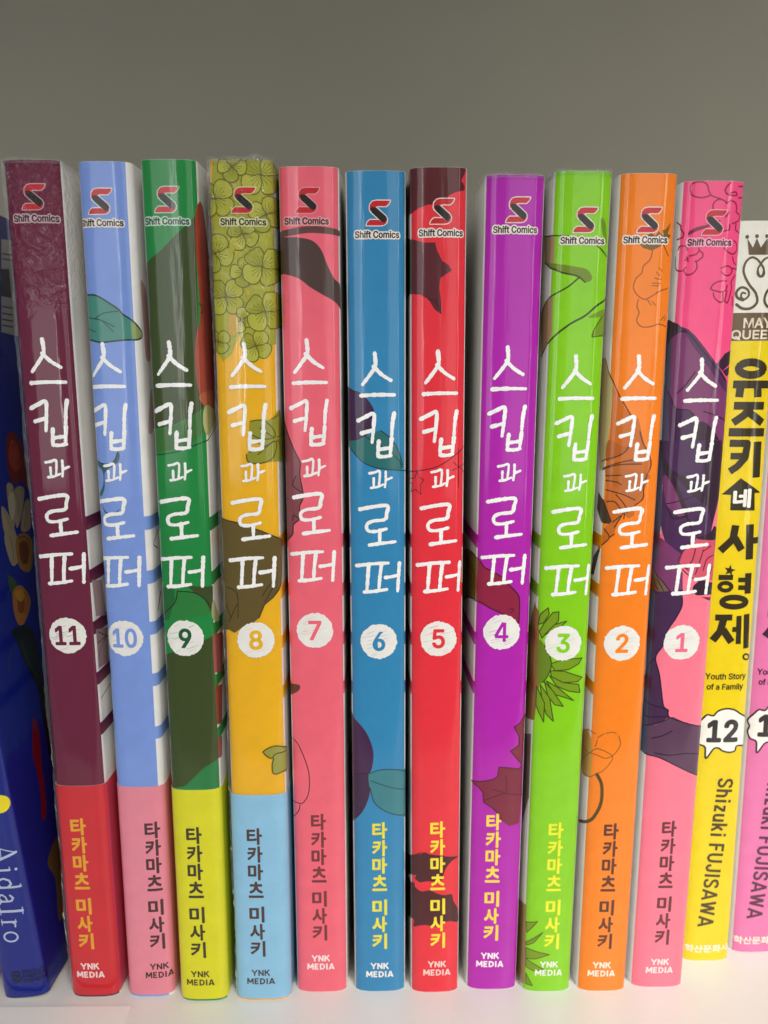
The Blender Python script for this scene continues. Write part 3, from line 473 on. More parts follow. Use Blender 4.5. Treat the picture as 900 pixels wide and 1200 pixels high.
   ('f', '#6b463f', 1, 0.0,[(-7.97,175.61),(-3.87,176.4),(-0.37,176.86),(3.08,176.77),(6.84,176.15),(6.79,175.19),(3.06,175.45),(-0.4,175.54),(-3.91,175.02),(-7.99,174.66)]),
   ('f', '#8f4a52', 0, 0.0,[(-8.22,140.66),(-6.33,137.08),(-4.9,133.51),(-3.79,130.98),(-2.8,128.8),(-2.86,125.86),(-2.3,122.17),(-2.44,120.68),(-3.1,119.19),(-3.16,116.56),(-4.53,115.2),(-4.78,113.11),(-6.01,111.84),(-8.18,109.72),(-8.63,110.11)]),
   ('l', '#4a2226', 1, 0.165,[(-8.22,140.66),(-6.33,137.08),(-4.9,133.51),(-3.79,130.98),(-2.8,128.8),(-2.86,125.86),(-2.3,122.17),(-2.44,120.68),(-3.1,119.19),(-3.16,116.56),(-4.53,115.2),(-4.78,113.11),(-6.01,111.84),(-8.18,109.72)]),
   ('l', '#4a2226', 1, 0.146,[(-3.71,125.85),(-4.52,123.98),(-3.22,122.72),(-2.48,122.36)]),
   ('l', '#4a2226', 1, 0.146,[(-3.16,116.56),(-4.48,117.28),(-4.71,116.14)]),
   ('l', '#4a2226', 1, 0.146,[(-7.92,120.95),(-5.7,120.64)]),
   ('f', '#6e4038', 1, 0.0,[(-8.28,77.91),(-4.94,78.61),(-3.82,78.28),(-4.4,76.92),(-7.63,75.07),(-8.34,74.89)]),
   ('l', '#4a2226', 1, 0.146,[(-8.27,65.54),(-5.28,64.87),(-3.78,62.41),(-2.4,58.24),(-2.11,54.75),(-2.53,51.62),(-3.85,49.57),(-5.23,49.53),(-7.64,49.7)]),
   ('l', '#4a2226', 1, 0.146,[(-4.43,49.11),(-4.86,47.45),(-6.62,45.57),(-8.46,45.72)]),
  ],
 },
 '6': {
  'title': (-0.59,151.69,1.0),
  'badge': (0.16,88.74),
  'author': ((0.13,44.93),(-0.03,11.37)),
  'pub': (-0.06,5.8),
  'logo': (0.44,179.44),
  'logotext': (0.25,175.31),
  'art': [
   ('f', '#43254f', 1, 0.0,[(-8.26,144.12),(-4.63,143.96),(-3.16,143.25),(-1.73,141.82),(-0.66,140.03),(-0.5,138.24),(-1.05,135.72),(-2.52,134.28),(-4.36,133.54),(-8.4,133.05)]),
   ('f', '#2b7a78', 1, 0.0,[(-7.66,133.04),(-4.36,133.54),(-1.42,134.64),(0.76,135.53),(2.93,133.89),(4.41,131.68),(5.55,128.32),(5.46,127.22),(2.18,127.32),(-0.74,127.9),(-3.29,129.18),(-5.18,131.15)]),
   ('l', '#16434a', 1, 0.146,[(-7.81,133.41),(-5.18,130.97),(-3.29,128.99),(-0.74,127.79),(2.18,127.25),(8.84,126.61)]),
   ('l', '#16434a', 1, 0.146,[(0.76,135.53),(2.93,133.89),(4.41,131.68),(5.64,128.13)]),
   ('l', '#16434a', 1, 0.128,[(-2.52,134.28),(1.1,132.09),(4.41,129.48),(5.46,127.59)]),
   ('f', '#4b2250', 1, 0.0,[(-8.53,71.44),(-5.34,69.98),(-2.68,66.79),(-1.28,62.63),(-1.43,59.13),(-2.23,57.15),(-4.76,56.67),(-8.72,55.96)]),
   ('f', '#43204a', 1, 0.0,[(-8.72,55.82),(-3.41,57.11),(-2.1,56.3),(-1.86,54.18),(-2.47,50.61),(-4.17,46.91),(-7.67,43.3),(-8.87,43.1)]),
   ('f', '#43909a', 1, 0.0,[(-2.23,56.87),(0.52,57.84),(4.48,57.61),(7.94,55.95),(8.08,45.55),(4.47,46.32),(1.14,47.73),(-1.16,49.91),(-2.0,52.76)]),
   ('l', '#1d4a58', 1, 0.146,[(-2.23,57.01),(0.52,57.91),(4.48,57.68),(8.07,55.95)]),
   ('l', '#1d4a58', 1, 0.146,[(-1.99,53.47),(-1.16,49.91),(1.14,47.73),(4.47,46.32),(8.08,45.55)]),
   ('l', '#1d4a58', 1, 0.128,[(-1.85,55.25),(1.16,54.01),(7.94,51.86)]),
   ('l', '#2a1030', 1, 0.146,[(-5.94,56.36),(-2.1,57.15)]),
  ],
 },
 '5': {
  'title': (-0.26,152.05,1.003),
  'badge': (0.39,89.44),
  'author': ((0.43,45.32),(0.61,11.82)),
  'pub': (0.43,6.49),
  'logo': (0.6,179.74),
  'logotext': (0.45,175.62),
  'art': [
   ('f', '#651a20', 0, 0.0,[(-10.59,189.46),(5.78,188.53),(5.38,187.12),(4.54,185.68),(5.42,184.74),(5.34,183.89),(3.23,183.38),(1.95,182.7),(1.01,181.57),(-0.25,180.97),(-2.14,181.05),(-4.04,180.45),(-5.64,179.56),(-10.87,179.49)]),
   ('f', '#62202a', 0, 0.0,[(-22.56,177.56),(-5.43,174.46),(-3.07,173.71),(-0.78,173.74),(-0.36,172.21),(0.77,170.06),(2.06,169.29),(2.71,168.22),(1.43,167.45),(0.31,166.68),(0.16,164.82),(0.56,161.71),(0.58,159.52),(-0.79,160.47),(-2.08,162.51),(-3.7,163.47),(-5.66,163.72),(-24.86,163.6)]),
   ('f', '#4b4c2c', 0, 0.0,[(-24.22,177.84),(-5.51,174.47),(-5.66,163.72),(-24.87,163.42)]),
   ('l', '#40121a', 1, 0.165,[(-2.08,162.51),(-0.47,162.03),(0.57,159.68)]),
   ('l', '#5a1418', 1, 0.128,[(-9.23,126.4),(-2.36,127.29),(1.28,128.6),(6.17,132.2)]),
   ('l', '#6e1a1e', 0, 0.11,[(-4.45,126.89),(-3.95,125.55),(-2.97,125.08),(-3.76,124.02),(-3.57,121.86),(-4.71,122.94),(-6.09,122.31),(-5.57,124.11),(-9.26,125.01),(-4.98,125.39),(-4.45,126.89)]),
   ('l', '#6e1a1e', 0, 0.11,[(4.5,131.58),(4.6,123.29)]),
   ('l', '#6e1a1e', 0, 0.11,[(3.13,127.05),(7.54,128.95)]),
   ('l', '#6e1a1e', 0, 0.11,[(3.24,128.88),(7.4,125.55)]),
   ('f', '#54161c', 1, 0.0,[(-34.92,17.06),(-5.91,35.81),(-3.99,36.58),(-2.59,37.27),(-1.42,36.73),(0.68,36.44),(3.03,36.02),(5.56,35.57),(4.01,34.9),(2.58,33.27),(1.88,31.5),(1.19,29.71),(-0.22,29.61),(-2.1,29.74),(-3.75,29.37),(-4.98,30.14),(-5.91,30.74),(-22.23,20.43)]),
   ('f', '#54161c', 1, 0.0,[(-22.27,19.25),(-6.58,28.47),(-4.98,28.05),(-3.51,27.05),(-1.39,27.35),(0.26,26.6),(1.92,26.03),(3.84,26.09),(4.37,24.14),(5.58,21.67),(5.88,18.29),(3.66,18.99),(1.49,18.66),(-0.17,17.64),(-2.07,18.17),(-3.97,17.87),(-5.4,17.29),(-6.62,18.89),(-22.67,7.94)]),
   ('f', '#39381f', 0, 0.0,[(-34.92,17.06),(-6.0,35.84),(-5.91,30.74),(-22.23,20.43)]),
   ('f', '#39381f', 0, 0.0,[(-22.27,19.25),(-6.01,28.65),(-5.93,19.39),(-22.68,7.64)]),
  ],
 },
 '4': {
  'title': (-0.94,152.97,0.992),
  'badge': (-0.21,90.72),
  'author': ((-0.74,46.71),(-0.65,13.14)),
  'pub': (-0.72,8.04),
  'logo': (0.51,180.29),
  'logotext': (0.11,176.48),
  'art': [
   ('f', '#8c7a2f', 0, 0.0,[(-28.41,103.77),(-19.53,106.36),(-10.26,107.53),(-6.16,107.3),(-6.21,97.71),(-14.44,95.92),(-26.4,92.27)]),
   ('f', '#a02045', 0, 0.0,[(-6.16,107.36),(-4.5,105.58),(-2.99,104.87),(-0.7,103.48),(1.12,101.53),(2.56,100.08),(3.53,98.23),(3.58,92.7),(1.86,93.81),(-0.21,95.01),(-3.02,96.29),(-6.21,97.6)]),
   ('l', '#5a0f2c', 1, 0.201,[(-28.39,103.63),(-19.53,106.36),(-10.26,107.53),(-6.16,107.36),(-4.5,105.58),(-2.99,104.87),(-0.7,103.48),(1.12,101.53),(2.56,100.08),(3.53,98.23),(3.58,92.7)]),
   ('l', '#5a0f2c', 1, 0.201,[(-26.43,92.41),(-14.46,96.05),(-6.21,97.6),(-3.02,96.29),(-0.21,95.01),(2.12,93.68)]),
   ('l', '#5a0f2c', 1, 0.146,[(1.16,96.05),(2.17,96.17)]),
   ('l', '#5a0f2c', 1, 0.146,[(1.69,95.26),(2.31,95.78)]),
   ('f', '#8d2440', 0, 0.0,[(-6.46,54.25),(-3.7,54.61),(-1.1,55.24),(-0.2,55.94),(0.13,58.24),(2.45,58.03),(4.91,57.49),(5.52,58.68),(4.07,60.38),(2.65,62.18),(3.98,63.03),(4.67,63.64),(4.6,65.57),(3.3,68.07),(4.67,68.87),(5.62,70.23),(6.4,70.65),(5.74,58.26),(5.91,51.04),(5.46,43.78),(2.9,43.37),(1.01,44.81),(0.47,46.27),(-1.24,48.08),(-3.25,49.46),(-3.47,51.95),(-4.66,53.24)]),
   ('l', '#5a0f2c', 0, 0.183,[(6.4,70.65),(5.62,70.23),(4.67,68.87),(3.3,68.07),(4.6,65.57),(4.67,63.64),(3.98,63.03),(2.65,62.18),(4.07,60.38),(5.52,58.68),(4.91,57.49),(2.45,58.03),(0.13,58.24),(-0.2,55.94),(-1.1,55.24),(-3.7,54.61),(-6.46,54.25),(-4.66,53.24),(-3.47,51.95),(-3.25,49.46),(-1.24,48.08),(0.47,46.27),(1.01,44.81)]),
   ('l', '#5a0f2c', 1, 0.146,[(-3.26,49.82),(-0.65,50.95),(1.98,51.64),(6.23,50.71)]),
   ('l', '#5a0f2c', 1, 0.128,[(1.68,55.93),(2.07,54.14),(1.97,52.0)]),
   ('l', '#5a0f2c', 1, 0.128,[(-1.36,52.74),(1.64,51.83)]),
  ],
 },
 '3': {
  'title': (-0.32,151.05,0.998),
  'badge': (0.06,88.37),
  'author': ((0.43,44.95),(0.67,11.37)),
  'pub': (0.27,6.26),
  'logo': (0.49,178.21),
  'logotext': (0.17,174.24),
  'art': [
   ('f', '#c8a77c', 0, 0.0,[(-12.23,176.13),(-5.59,175.19),(-5.37,168.79),(-6.15,169.03),(-11.22,170.76)]),
   ('f', '#7d9a12', 1, 0.0,[(-11.22,170.76),(-5.34,169.8),(-1.86,169.21),(1.33,168.56),(2.49,166.89),(1.64,166.03),(0.36,166.8),(-2.13,167.6),(-4.91,168.25)]),
   ('f', '#bf9a70', 0, 0.0,[(-12.62,160.29),(-9.68,162.53),(-5.42,163.35),(-5.25,155.59),(-6.6,153.54),(-10.85,150.85)]),
   ('l', '#3c4a12', 1, 0.165,[(-12.24,176.2),(-5.6,175.29),(-2.82,175.16)]),
   ('l', '#3c4a12', 1, 0.183,[(2.48,173.77),(4.02,172.64),(5.57,171.24)]),
   ('l', '#3c4a12', 1, 0.22,[(-11.22,170.76),(-6.15,168.96),(-3.52,167.88),(-0.71,167.26),(1.11,166.03)]),
   ('l', '#3c4a12', 1, 0.201,[(-0.34,166.86),(-2.36,165.16),(-5.07,163.68),(-8.02,162.37),(-11.82,160.59)]),
   ('l', '#3c4a12', 1, 0.256,[(7.47,163.55),(3.9,161.47),(1.44,159.38),(-1.67,157.64),(-4.36,155.57),(-6.6,153.54),(-10.91,151.18)]),
   ('f', '#7aa51a', 1, 0.0,[(3.67,178.61),(4.69,178.01),(5.51,173.76),(4.7,174.69),(3.97,176.64)]),
   ('f', '#83ad1c', 1, 0.0,[(2.94,155.08),(3.41,156.65),(5.61,159.82),(7.61,155.72),(4.28,155.1)]),
   ('f', '#83ad1c', 1, 0.0,[(2.0,159.04),(5.88,160.88),(6.14,159.51),(4.04,159.07)]),
   ('l', '#55750f', 1, 0.146,[(3.05,155.08),(3.49,156.65),(5.45,159.47)]),
   ('l', '#55750f', 1, 0.146,[(3.05,155.08),(4.69,155.28),(7.59,156.07)]),
   ('f', '#a8762f', 0, 0.0,[(-10.78,92.39),(-7.88,97.11),(-5.64,95.58),(-4.78,78.92),(-5.71,69.66),(-13.04,67.15),(-12.23,84.48)]),
   ('f', '#86ad12', 0, 0.0,[(-5.63,92.41),(-5.32,94.85),(-3.61,96.52),(-3.33,95.05),(-4.47,92.99)]),
   ('l', '#47600c', 0, 0.165,[(-5.63,92.41),(-5.32,94.85),(-3.61,96.52),(-3.33,95.05),(-4.47,92.99),(-5.63,92.41)]),
   ('f', '#86ad12', 0, 0.0,[(-5.35,90.88),(-4.29,93.01),(-2.53,95.47),(-1.22,95.68),(-1.24,93.52),(-3.11,91.51),(-4.7,89.4)]),
   ('l', '#47600c', 0, 0.165,[(-5.35,90.88),(-4.29,93.01),(-2.53,95.47),(-1.22,95.68),(-1.24,93.52),(-3.11,91.51),(-4.7,89.4),(-5.35,90.88)]),
   ('f', '#86ad12', 0, 0.0,[(-4.17,90.25),(-2.04,92.72),(0.58,93.52),(-0.87,91.94)]),
   ('l', '#47600c', 0, 0.165,[(-4.17,90.25),(-2.04,92.72),(0.58,93.52),(-0.87,91.94),(-4.17,90.25)]),
   ('f', '#86ad12', 0, 0.0,[(-2.59,83.55),(0.23,84.58),(4.59,84.81),(3.81,83.48),(1.49,82.16),(-1.57,81.96)]),
   ('l', '#47600c', 0, 0.165,[(-2.59,83.55),(0.23,84.58),(4.59,84.81),(3.81,83.48),(1.49,82.16),(-1.57,81.96),(-2.59,83.55)]),
   ('f', '#86ad12', 0, 0.0,[(-2.52,81.94),(0.74,81.76),(4.87,80.2),(3.82,79.24),(0.48,79.13),(-2.27,80.53)]),
   ('l', '#47600c', 0, 0.165,[(-2.52,81.94),(0.74,81.76),(4.87,80.2),(3.82,79.24),(0.48,79.13),(-2.27,80.53),(-2.52,81.94)]),
   ('f', '#86ad12', 0, 0.0,[(-2.66,80.72),(0.48,79.13),(4.07,78.6),(4.53,76.59),(1.73,77.09),(-1.03,78.32)]),
   ('l', '#47600c', 0, 0.165,[(-2.66,80.72),(0.48,79.13),(4.07,78.6),(4.53,76.59),(1.73,77.09),(-1.03,78.32),(-2.66,80.72)]),
   ('f', '#86ad12', 0, 0.0,[(-3.36,79.48),(-0.63,77.91),(3.03,74.8),(1.42,75.46),(-1.33,76.28)]),
   ('l', '#47600c', 0, 0.165,[(-3.36,79.48),(-0.63,77.91),(3.03,74.8),(1.42,75.46),(-1.33,76.28),(-3.36,79.48)]),
   ('f', '#86ad12', 0, 0.0,[(-3.73,79.25),(-1.74,77.09),(0.73,73.42),(-1.22,73.83),(-2.84,75.84)]),
   ('l', '#47600c', 0, 0.165,[(-3.73,79.25),(-1.74,77.09),(0.73,73.42),(-1.22,73.83),(-2.84,75.84),(-3.73,79.25)]),
   ('f', '#86ad12', 0, 0.0,[(-4.65,78.54),(-2.44,75.45),(-1.35,69.8),(-3.04,71.52),(-4.13,74.93)]),
   ('l', '#47600c', 0, 0.165,[(-4.65,78.54),(-2.44,75.45),(-1.35,69.8),(-3.04,71.52),(-4.13,74.93),(-4.65,78.54)]),
   ('f', '#86ad12', 0, 0.0,[(-5.42,77.98),(-3.53,74.16),(-3.53,69.55),(-4.77,71.96),(-5.43,73.46)]),
   ('l', '#47600c', 0, 0.165,[(-5.42,77.98),(-3.53,74.16),(-3.53,69.55),(-4.77,71.96),(-5.43,73.46),(-5.42,77.98)]),
   ('f', '#74921a', 1, 0.0,[(-5.45,88.47),(-4.08,87.87),(-2.86,85.54),(-2.38,83.15),(-3.04,80.71),(-4.65,78.54),(-5.25,78.83)]),
   ('l', '#47600c', 1, 0.183,[(-4.08,87.87),(-2.86,85.54),(-2.38,83.15),(-3.04,80.71),(-4.1,79.01)]),
   ('f', '#8d7a6a', 0, 0.0,[(-15.69,61.51),(-6.57,65.96),(-6.34,50.09),(-11.67,40.25),(-14.12,38.72)]),
   ('f', '#b3964f', 0, 0.0,[(-11.96,19.89),(-5.73,22.74),(-5.31,1.53),(-12.16,-1.83)]),
   ('f', '#86a81c', 0, 0.0,[(-5.71,18.18),(-2.9,18.89),(-5.31,15.51)]),
   ('l', '#55700f', 0, 0.146,[(-5.71,18.18),(-2.9,18.89),(-5.31,15.51),(-5.71,18.18)]),
   ('f', '#86a81c', 0, 0.0,[(-5.48,12.84),(-1.52,16.09),(-3.68,13.07),(-5.45,11.99)]),
   ('l', '#55700f', 0, 0.146,[(-5.48,12.84),(-1.52,16.09),(-3.68,13.07),(-5.45,11.99),(-5.48,12.84)]),
   ('f', '#86a81c', 0, 0.0,[(-5.42,11.42),(0.27,10.04),(-3.01,8.81),(-5.31,8.56)]),
   ('l', '#55700f', 0, 0.146,[(-5.42,11.42),(0.27,10.04),(-3.01,8.81),(-5.31,8.56),(-5.42,11.42)]),
   ('f', '#86a81c', 0, 0.0,[(-5.31,8.56),(-0.85,5.98),(-3.39,5.57),(-5.22,6.27)]),
   ('l', '#55700f', 0, 0.146,[(-5.31,8.56),(-0.85,5.98),(-3.39,5.57),(-5.22,6.27),(-5.31,8.56)]),
   ('f', '#86a81c', 0, 0.0,[(-5.15,4.55),(-3.49,1.45),(-5.04,1.65)]),
   ('l', '#55700f', 0, 0.146,[(-5.15,4.55),(-3.49,1.45),(-5.04,1.65),(-5.15,4.55)]),
  ],
 },
 '2': {
  'title': (-0.47,151.08,0.999),
  'badge': (-0.22,88.34),
  'author': ((-0.12,44.66),(-0.15,11.26)),
  'pub': (-0.48,5.92),
  'logo': (0.22,178.26),
  'logotext': (-0.24,174.45),
  'art': [
   ('f', '#8a6420', 0, 0.0,[(-1.77,173.78),(0.34,173.62),(0.37,175.78),(1.63,175.29),(2.68,175.64),(3.44,175.33),(3.0,176.31),(3.74,176.5),(4.87,177.9),(4.27,175.7),(5.1,175.42),(4.38,174.37),(2.85,173.15),(1.12,172.36),(-0.66,172.78)]),
   ('f', '#6e5520', 0, 0.0,[(-0.11,175.12),(0.89,175.95),(1.49,174.79),(2.29,176.13),(3.48,174.83),(2.46,173.64),(0.31,173.95)]),
   ('l', '#b05608', 1, 0.146,[(1.28,172.63),(0.88,170.61),(-0.44,169.26),(-0.71,167.91),(-1.87,166.73),(-2.21,164.86),(-1.14,163.33),(0.32,162.66),(1.7,163.35),(3.1,164.22),(5.11,164.97)]),
   ('l', '#b05608', 1, 0.146,[(-1.1,162.65),(-1.29,161.11),(-0.76,160.09),(-1.19,158.37),(-0.05,157.16),(1.74,157.17),(3.55,157.71),(5.36,157.24)]),
   ('l', '#b05608', 1, 0.146,[(3.58,173.34),(4.76,171.38)]),
   ('l', '#b5671c', 0, 0.128,[(2.28,168.1),(3.06,167.44)]),
   ('l', '#b5671c', 0, 0.128,[(2.77,168.95),(3.57,168.3)]),
   ('l', '#b5671c', 0, 0.128,[(2.0,166.92),(3.5,166.6)]),
   ('l', '#b5671c', 0, 0.128,[(1.53,165.9),(3.35,165.92)]),
   ('l', '#b5671c', 0, 0.128,[(1.57,165.39),(3.02,165.41)]),
   ('l', '#b5671c', 0, 0.128,[(1.06,162.15),(1.64,161.47)]),
   ('l', '#b5671c', 0, 0.128,[(1.76,162.33),(2.54,161.48)]),
   ('l', '#b5671c', 0, 0.128,[(0.68,162.49),(1.23,162.32)]),
   ('l', '#b5671c', 0, 0.128,[(3.89,158.41),(4.87,159.47)]),
   ('l', '#b5671c', 0, 0.128,[(4.74,158.43),(5.16,159.13)]),
   ('f', '#d9c98a', 0, 0.0,[(-13.41,150.91),(-8.97,150.81),(-5.81,146.84),(-5.11,144.36),(-5.51,134.99),(-6.4,127.57),(-9.04,126.51),(-11.4,136.08)]),
   ('f', '#e0741a', 0, 0.0,[(-5.33,145.07),(-2.63,140.45),(-1.09,138.67),(0.38,138.31),(1.31,135.07),(2.23,132.16),(3.55,129.59),(3.88,127.75),(3.02,125.92),(3.11,124.44),(2.49,122.21),(2.39,120.72),(0.78,119.61),(0.73,117.36),(-0.53,116.61),(-2.09,118.1),(-2.7,115.84),(-3.3,113.56),(-4.31,112.37),(-5.71,110.71),(-5.5,114.17),(-4.49,115.77),(-5.76,118.67),(-5.42,123.21),(-5.84,126.89),(-5.22,136.45)]),
   ('f', '#c9681f', 1, 0.0,[(-5.62,133.52),(-2.16,132.15),(-0.79,133.61),(-1.39,131.42),(-3.46,129.94),(-5.98,129.09)]),
   ('f', '#cf701f', 1, 0.0,[(-5.88,127.62),(-0.54,129.23),(1.72,128.5),(-1.91,127.76),(3.38,126.28),(3.11,124.44),(0.73,120.36),(-1.57,121.84),(-4.6,124.75)]),
   ('l', '#6b3a10', 1, 0.183,[(-8.97,150.81),(-5.81,146.84),(-3.82,142.94),(-1.09,138.67)]),
   ('l', '#6b3a10', 1, 0.183,[(0.92,135.43),(1.61,133.25),(3.09,130.69),(3.83,128.48),(3.02,125.92),(2.4,123.7),(2.48,121.1),(0.78,119.54)]),
   ('l', '#6b3a10', 1, 0.183,[(-8.15,128.68),(-4.17,129.93),(-2.1,131.06),(-0.77,133.25)]),
   ('l', '#6b3a10', 1, 0.183,[(-7.24,127.1),(-4.09,128.46),(-1.27,129.23),(0.91,129.6)]),
   ('l', '#6b3a10', 1, 0.183,[(-7.21,126.92),(-3.38,128.29),(1.72,128.5)]),
   ('l', '#6b3a10', 1, 0.183,[(-5.77,125.85),(-2.54,126.1)]),
   ('l', '#6b3a10', 1, 0.183,[(-5.71,124.86),(-3.53,124.6),(-2.42,123.99)]),
   ('l', '#6b3a10', 1, 0.183,[(-5.6,122.82),(-2.31,122.02),(-0.05,121.1),(0.71,120.73)]),
   ('l', '#6b3a10', 1, 0.183,[(-5.26,120.23),(-3.66,120.32),(-2.32,118.85)]),
   ('l', '#6b3a10', 1, 0.183,[(-3.38,121.82),(-1.44,119.61),(-0.79,117.92)]),
   ('l', '#6b3a10', 1, 0.183,[(-3.78,115.81),(-2.05,117.35)]),
   ('l', '#6b3a10', 1, 0.183,[(-3.36,114.69),(-1.7,117.73)]),
   ('l', '#6b3a10', 1, 0.183,[(-5.5,114.17),(-4.31,112.37),(-5.91,110.48)]),
   ('l', '#6b3a10', 1, 0.183,[(-4.31,112.37),(-3.28,113.18)]),
   ('l', '#6b3a10', 1, 0.183,[(-1.36,118.11),(-1.46,116.6)]),
   ('f', '#4a3320', 0, 0.0,[(-9.14,121.94),(-5.88,120.54),(-3.96,115.99),(-4.47,115.4),(-6.0,115.42),(-9.49,118.05)]),
   ('f', '#45351f', 0, 0.0,[(-10.2,106.99),(-6.43,110.19),(-6.34,109.05),(-9.45,102.82),(-11.5,102.68)]),
   ('f', '#d8a94c', 1, 0.0,[(-11.73,63.39),(-6.46,65.96),(-5.54,56.84),(-6.95,55.08),(-10.21,54.93)]),
   ('l', '#b06a1a', 1, 0.146,[(-4.51,65.53),(-3.15,66.71)]),
   ('l', '#b06a1a', 1, 0.146,[(0.26,66.24),(0.77,64.15),(-0.47,61.8),(-2.36,60.72),(-4.3,61.36),(-5.8,61.52)]),
   ('l', '#b06a1a', 1, 0.146,[(-6.1,61.39),(-4.38,62.93),(-1.45,61.79),(-0.89,60.48),(-2.69,57.81),(-4.54,56.57),(-6.04,55.56),(-10.21,54.93),(-10.66,57.42),(-6.1,61.39)]),
   ('l', '#b06a1a', 1, 0.146,[(-4.87,63.37),(-4.48,65.01)]),
   ('l', '#b06a1a', 1, 0.146,[(-11.73,63.39),(-9.82,61.1),(-6.1,61.39)]),
   ('l', '#5c4a1a', 1, 0.476,[(-4.16,56.63),(-2.98,54.08),(-2.86,49.8),(-4.04,46.45),(-5.67,44.39),(-10.5,41.58)]),
   ('l', '#b06a1a', 1, 0.146,[(-11.18,64.53),(-7.2,66.66),(-4.94,66.53)]),
   ('l', '#b06a1a', 1, 0.146,[(-2.68,66.77),(-1.16,67.17),(-0.36,66.8)]),
  ],
 },
 '1': {
  'title': (-0.53,150.6,0.992),
  'badge': (-0.23,88.12),
  'author': ((-0.0,44.56),(0.15,11.43)),
  'pub': (0.1,5.82),
  'logo': (0.17,178.02),
  'logotext': (-0.42,174.18),
  'art': [
   ('l', '#b01048', 1, 0.192,[(-4.72,183.42),(-4.99,184.21),(-5.02,185.31),(-4.23,185.81),(-2.68,185.88),(-1.72,185.22),(-1.41,184.13),(-1.0,183.36),(-2.46,182.86),(-3.82,183.01),(-4.72,183.42)]),
   ('l', '#b01048', 1, 0.192,[(-1.0,183.36),(0.08,182.93),(1.27,182.61)]),
   ('l', '#b01048', 1, 0.192,[(3.04,185.81),(2.26,185.03),(1.89,184.37),(2.37,183.61),(3.62,183.31),(4.66,183.47),(4.33,184.0),(3.08,183.84)]),
   ('l', '#b01048', 1, 0.192,[(5.0,182.95),(6.51,183.1)]),
   ('l', '#b01048', 1, 0.192,[(4.91,185.14),(6.23,185.25)]),
   ('l', '#b01048', 1, 0.192,[(-0.19,180.4),(-0.29,181.72),(0.58,182.49),(1.76,182.39),(2.53,181.75)]),
   ('l', '#b01048', 1, 0.192,[(2.53,181.75),(3.21,182.31),(4.4,181.92),(4.79,180.73),(4.69,180.28)]),
   ('l', '#b01048', 1, 0.192,[(4.7,180.17),(5.75,179.48),(5.49,178.56),(4.23,177.92),(3.97,177.91)]),
   ('l', '#b01048', 1, 0.192,[(3.48,177.68),(3.44,176.67),(2.24,176.43),(1.74,176.76)]),
   ('l', '#b01048', 1, 0.192,[(4.93,177.85),(4.9,176.73),(6.52,176.0)]),
   ('l', '#b01048', 1, 0.192,[(2.21,179.75),(2.73,179.32)]),
   ('l', '#b01048', 1, 0.192,[(2.51,179.1),(3.15,180.1)]),
   ('l', '#b01048', 1, 0.192,[(1.25,178.42),(1.19,177.75)]),
   ('l', '#b01048', 1, 0.192,[(-8.11,178.58),(-6.62,177.75),(-6.41,176.82),(-5.76,176.07),(-5.93,175.19),(-7.5,174.97)]),
   ('l', '#b01048', 1, 0.192,[(-6.8,172.82),(-6.55,173.47),(-5.15,173.45),(-4.88,172.65)]),
   ('l', '#b01048', 1, 0.192,[(-2.7,173.5),(-2.52,172.61),(-3.03,171.82),(-4.36,171.46)]),
   ('l', '#b01048', 1, 0.192,[(-2.39,172.49),(-1.66,171.93),(-1.72,171.26),(-2.71,170.47),(-3.16,170.36)]),
   ('l', '#b01048', 1, 0.192,[(-2.93,170.36),(-2.72,169.0),(-3.67,167.88),(-4.78,167.79),(-5.29,168.83),(-4.88,169.27)]),
   ('l', '#b01048', 1, 0.192,[(-7.8,171.61),(-7.17,169.23),(-6.18,168.55),(-5.38,168.61)]),
   ('l', '#b01048', 1, 0.192,[(-5.19,170.64),(-4.55,171.06)]),
   ('l', '#b01048', 1, 0.192,[(-4.9,171.3),(-4.51,170.38)]),
   ('l', '#b01048', 1, 0.192,[(2.76,173.08),(3.31,172.42),(4.67,171.9),(5.69,172.75),(5.41,174.08),(4.7,174.49)]),
   ('l', '#b01048', 1, 0.192,[(4.72,171.34),(5.13,170.23),(5.9,169.83)]),
   ('l', '#b01048', 1, 0.192,[(2.36,169.02),(3.3,169.53),(4.36,169.29),(4.84,168.63),(4.24,167.7),(3.21,167.67),(2.41,168.34)]),
   ('l', '#b01048', 1, 0.192,[(3.68,166.55),(2.08,166.41),(0.93,165.83),(0.41,164.92),(1.27,164.58),(2.74,164.29),(3.71,164.72),(3.89,165.64)]),
   ('l', '#b01048', 1, 0.192,[(1.06,164.12),(1.38,163.09),(2.67,162.18),(3.27,162.42),(3.13,164.14)]),
   ('l', '#b01048', 1, 0.192,[(3.99,164.5),(3.65,162.43),(4.21,162.09),(4.76,163.6),(5.02,165.44),(4.78,166.35),(5.78,167.77)]),
   ('l', '#b01048', 1, 0.192,[(5.4,163.4),(5.63,161.56)]),
   ('l', '#b01048', 1, 0.192,[(4.8,169.08),(6.41,168.97)]),
   ('f', '#8e2a4c', 1, 0.0,[(-5.0,176.13),(-3.41,177.08),(-1.15,177.63),(0.66,178.41),(0.93,178.08),(-1.11,177.07),(-3.13,176.41),(-4.96,175.46)]),
   ('f', '#5c2a5c', 0, 0.0,[(-9.95,158.67),(-6.17,158.07),(-5.21,157.34),(-3.59,156.74),(-2.1,155.46),(-0.02,153.13),(2.94,149.61),(5.66,146.3),(8.8,132.64),(-8.33,132.53),(-9.34,149.65)]),
   ('f', '#3a1f33', 0, 0.0,[(2.94,149.61),(4.6,151.75),(6.49,152.61),(8.3,151.09),(4.37,148.2),(8.15,149.9),(8.34,148.22),(5.39,147.02)]),
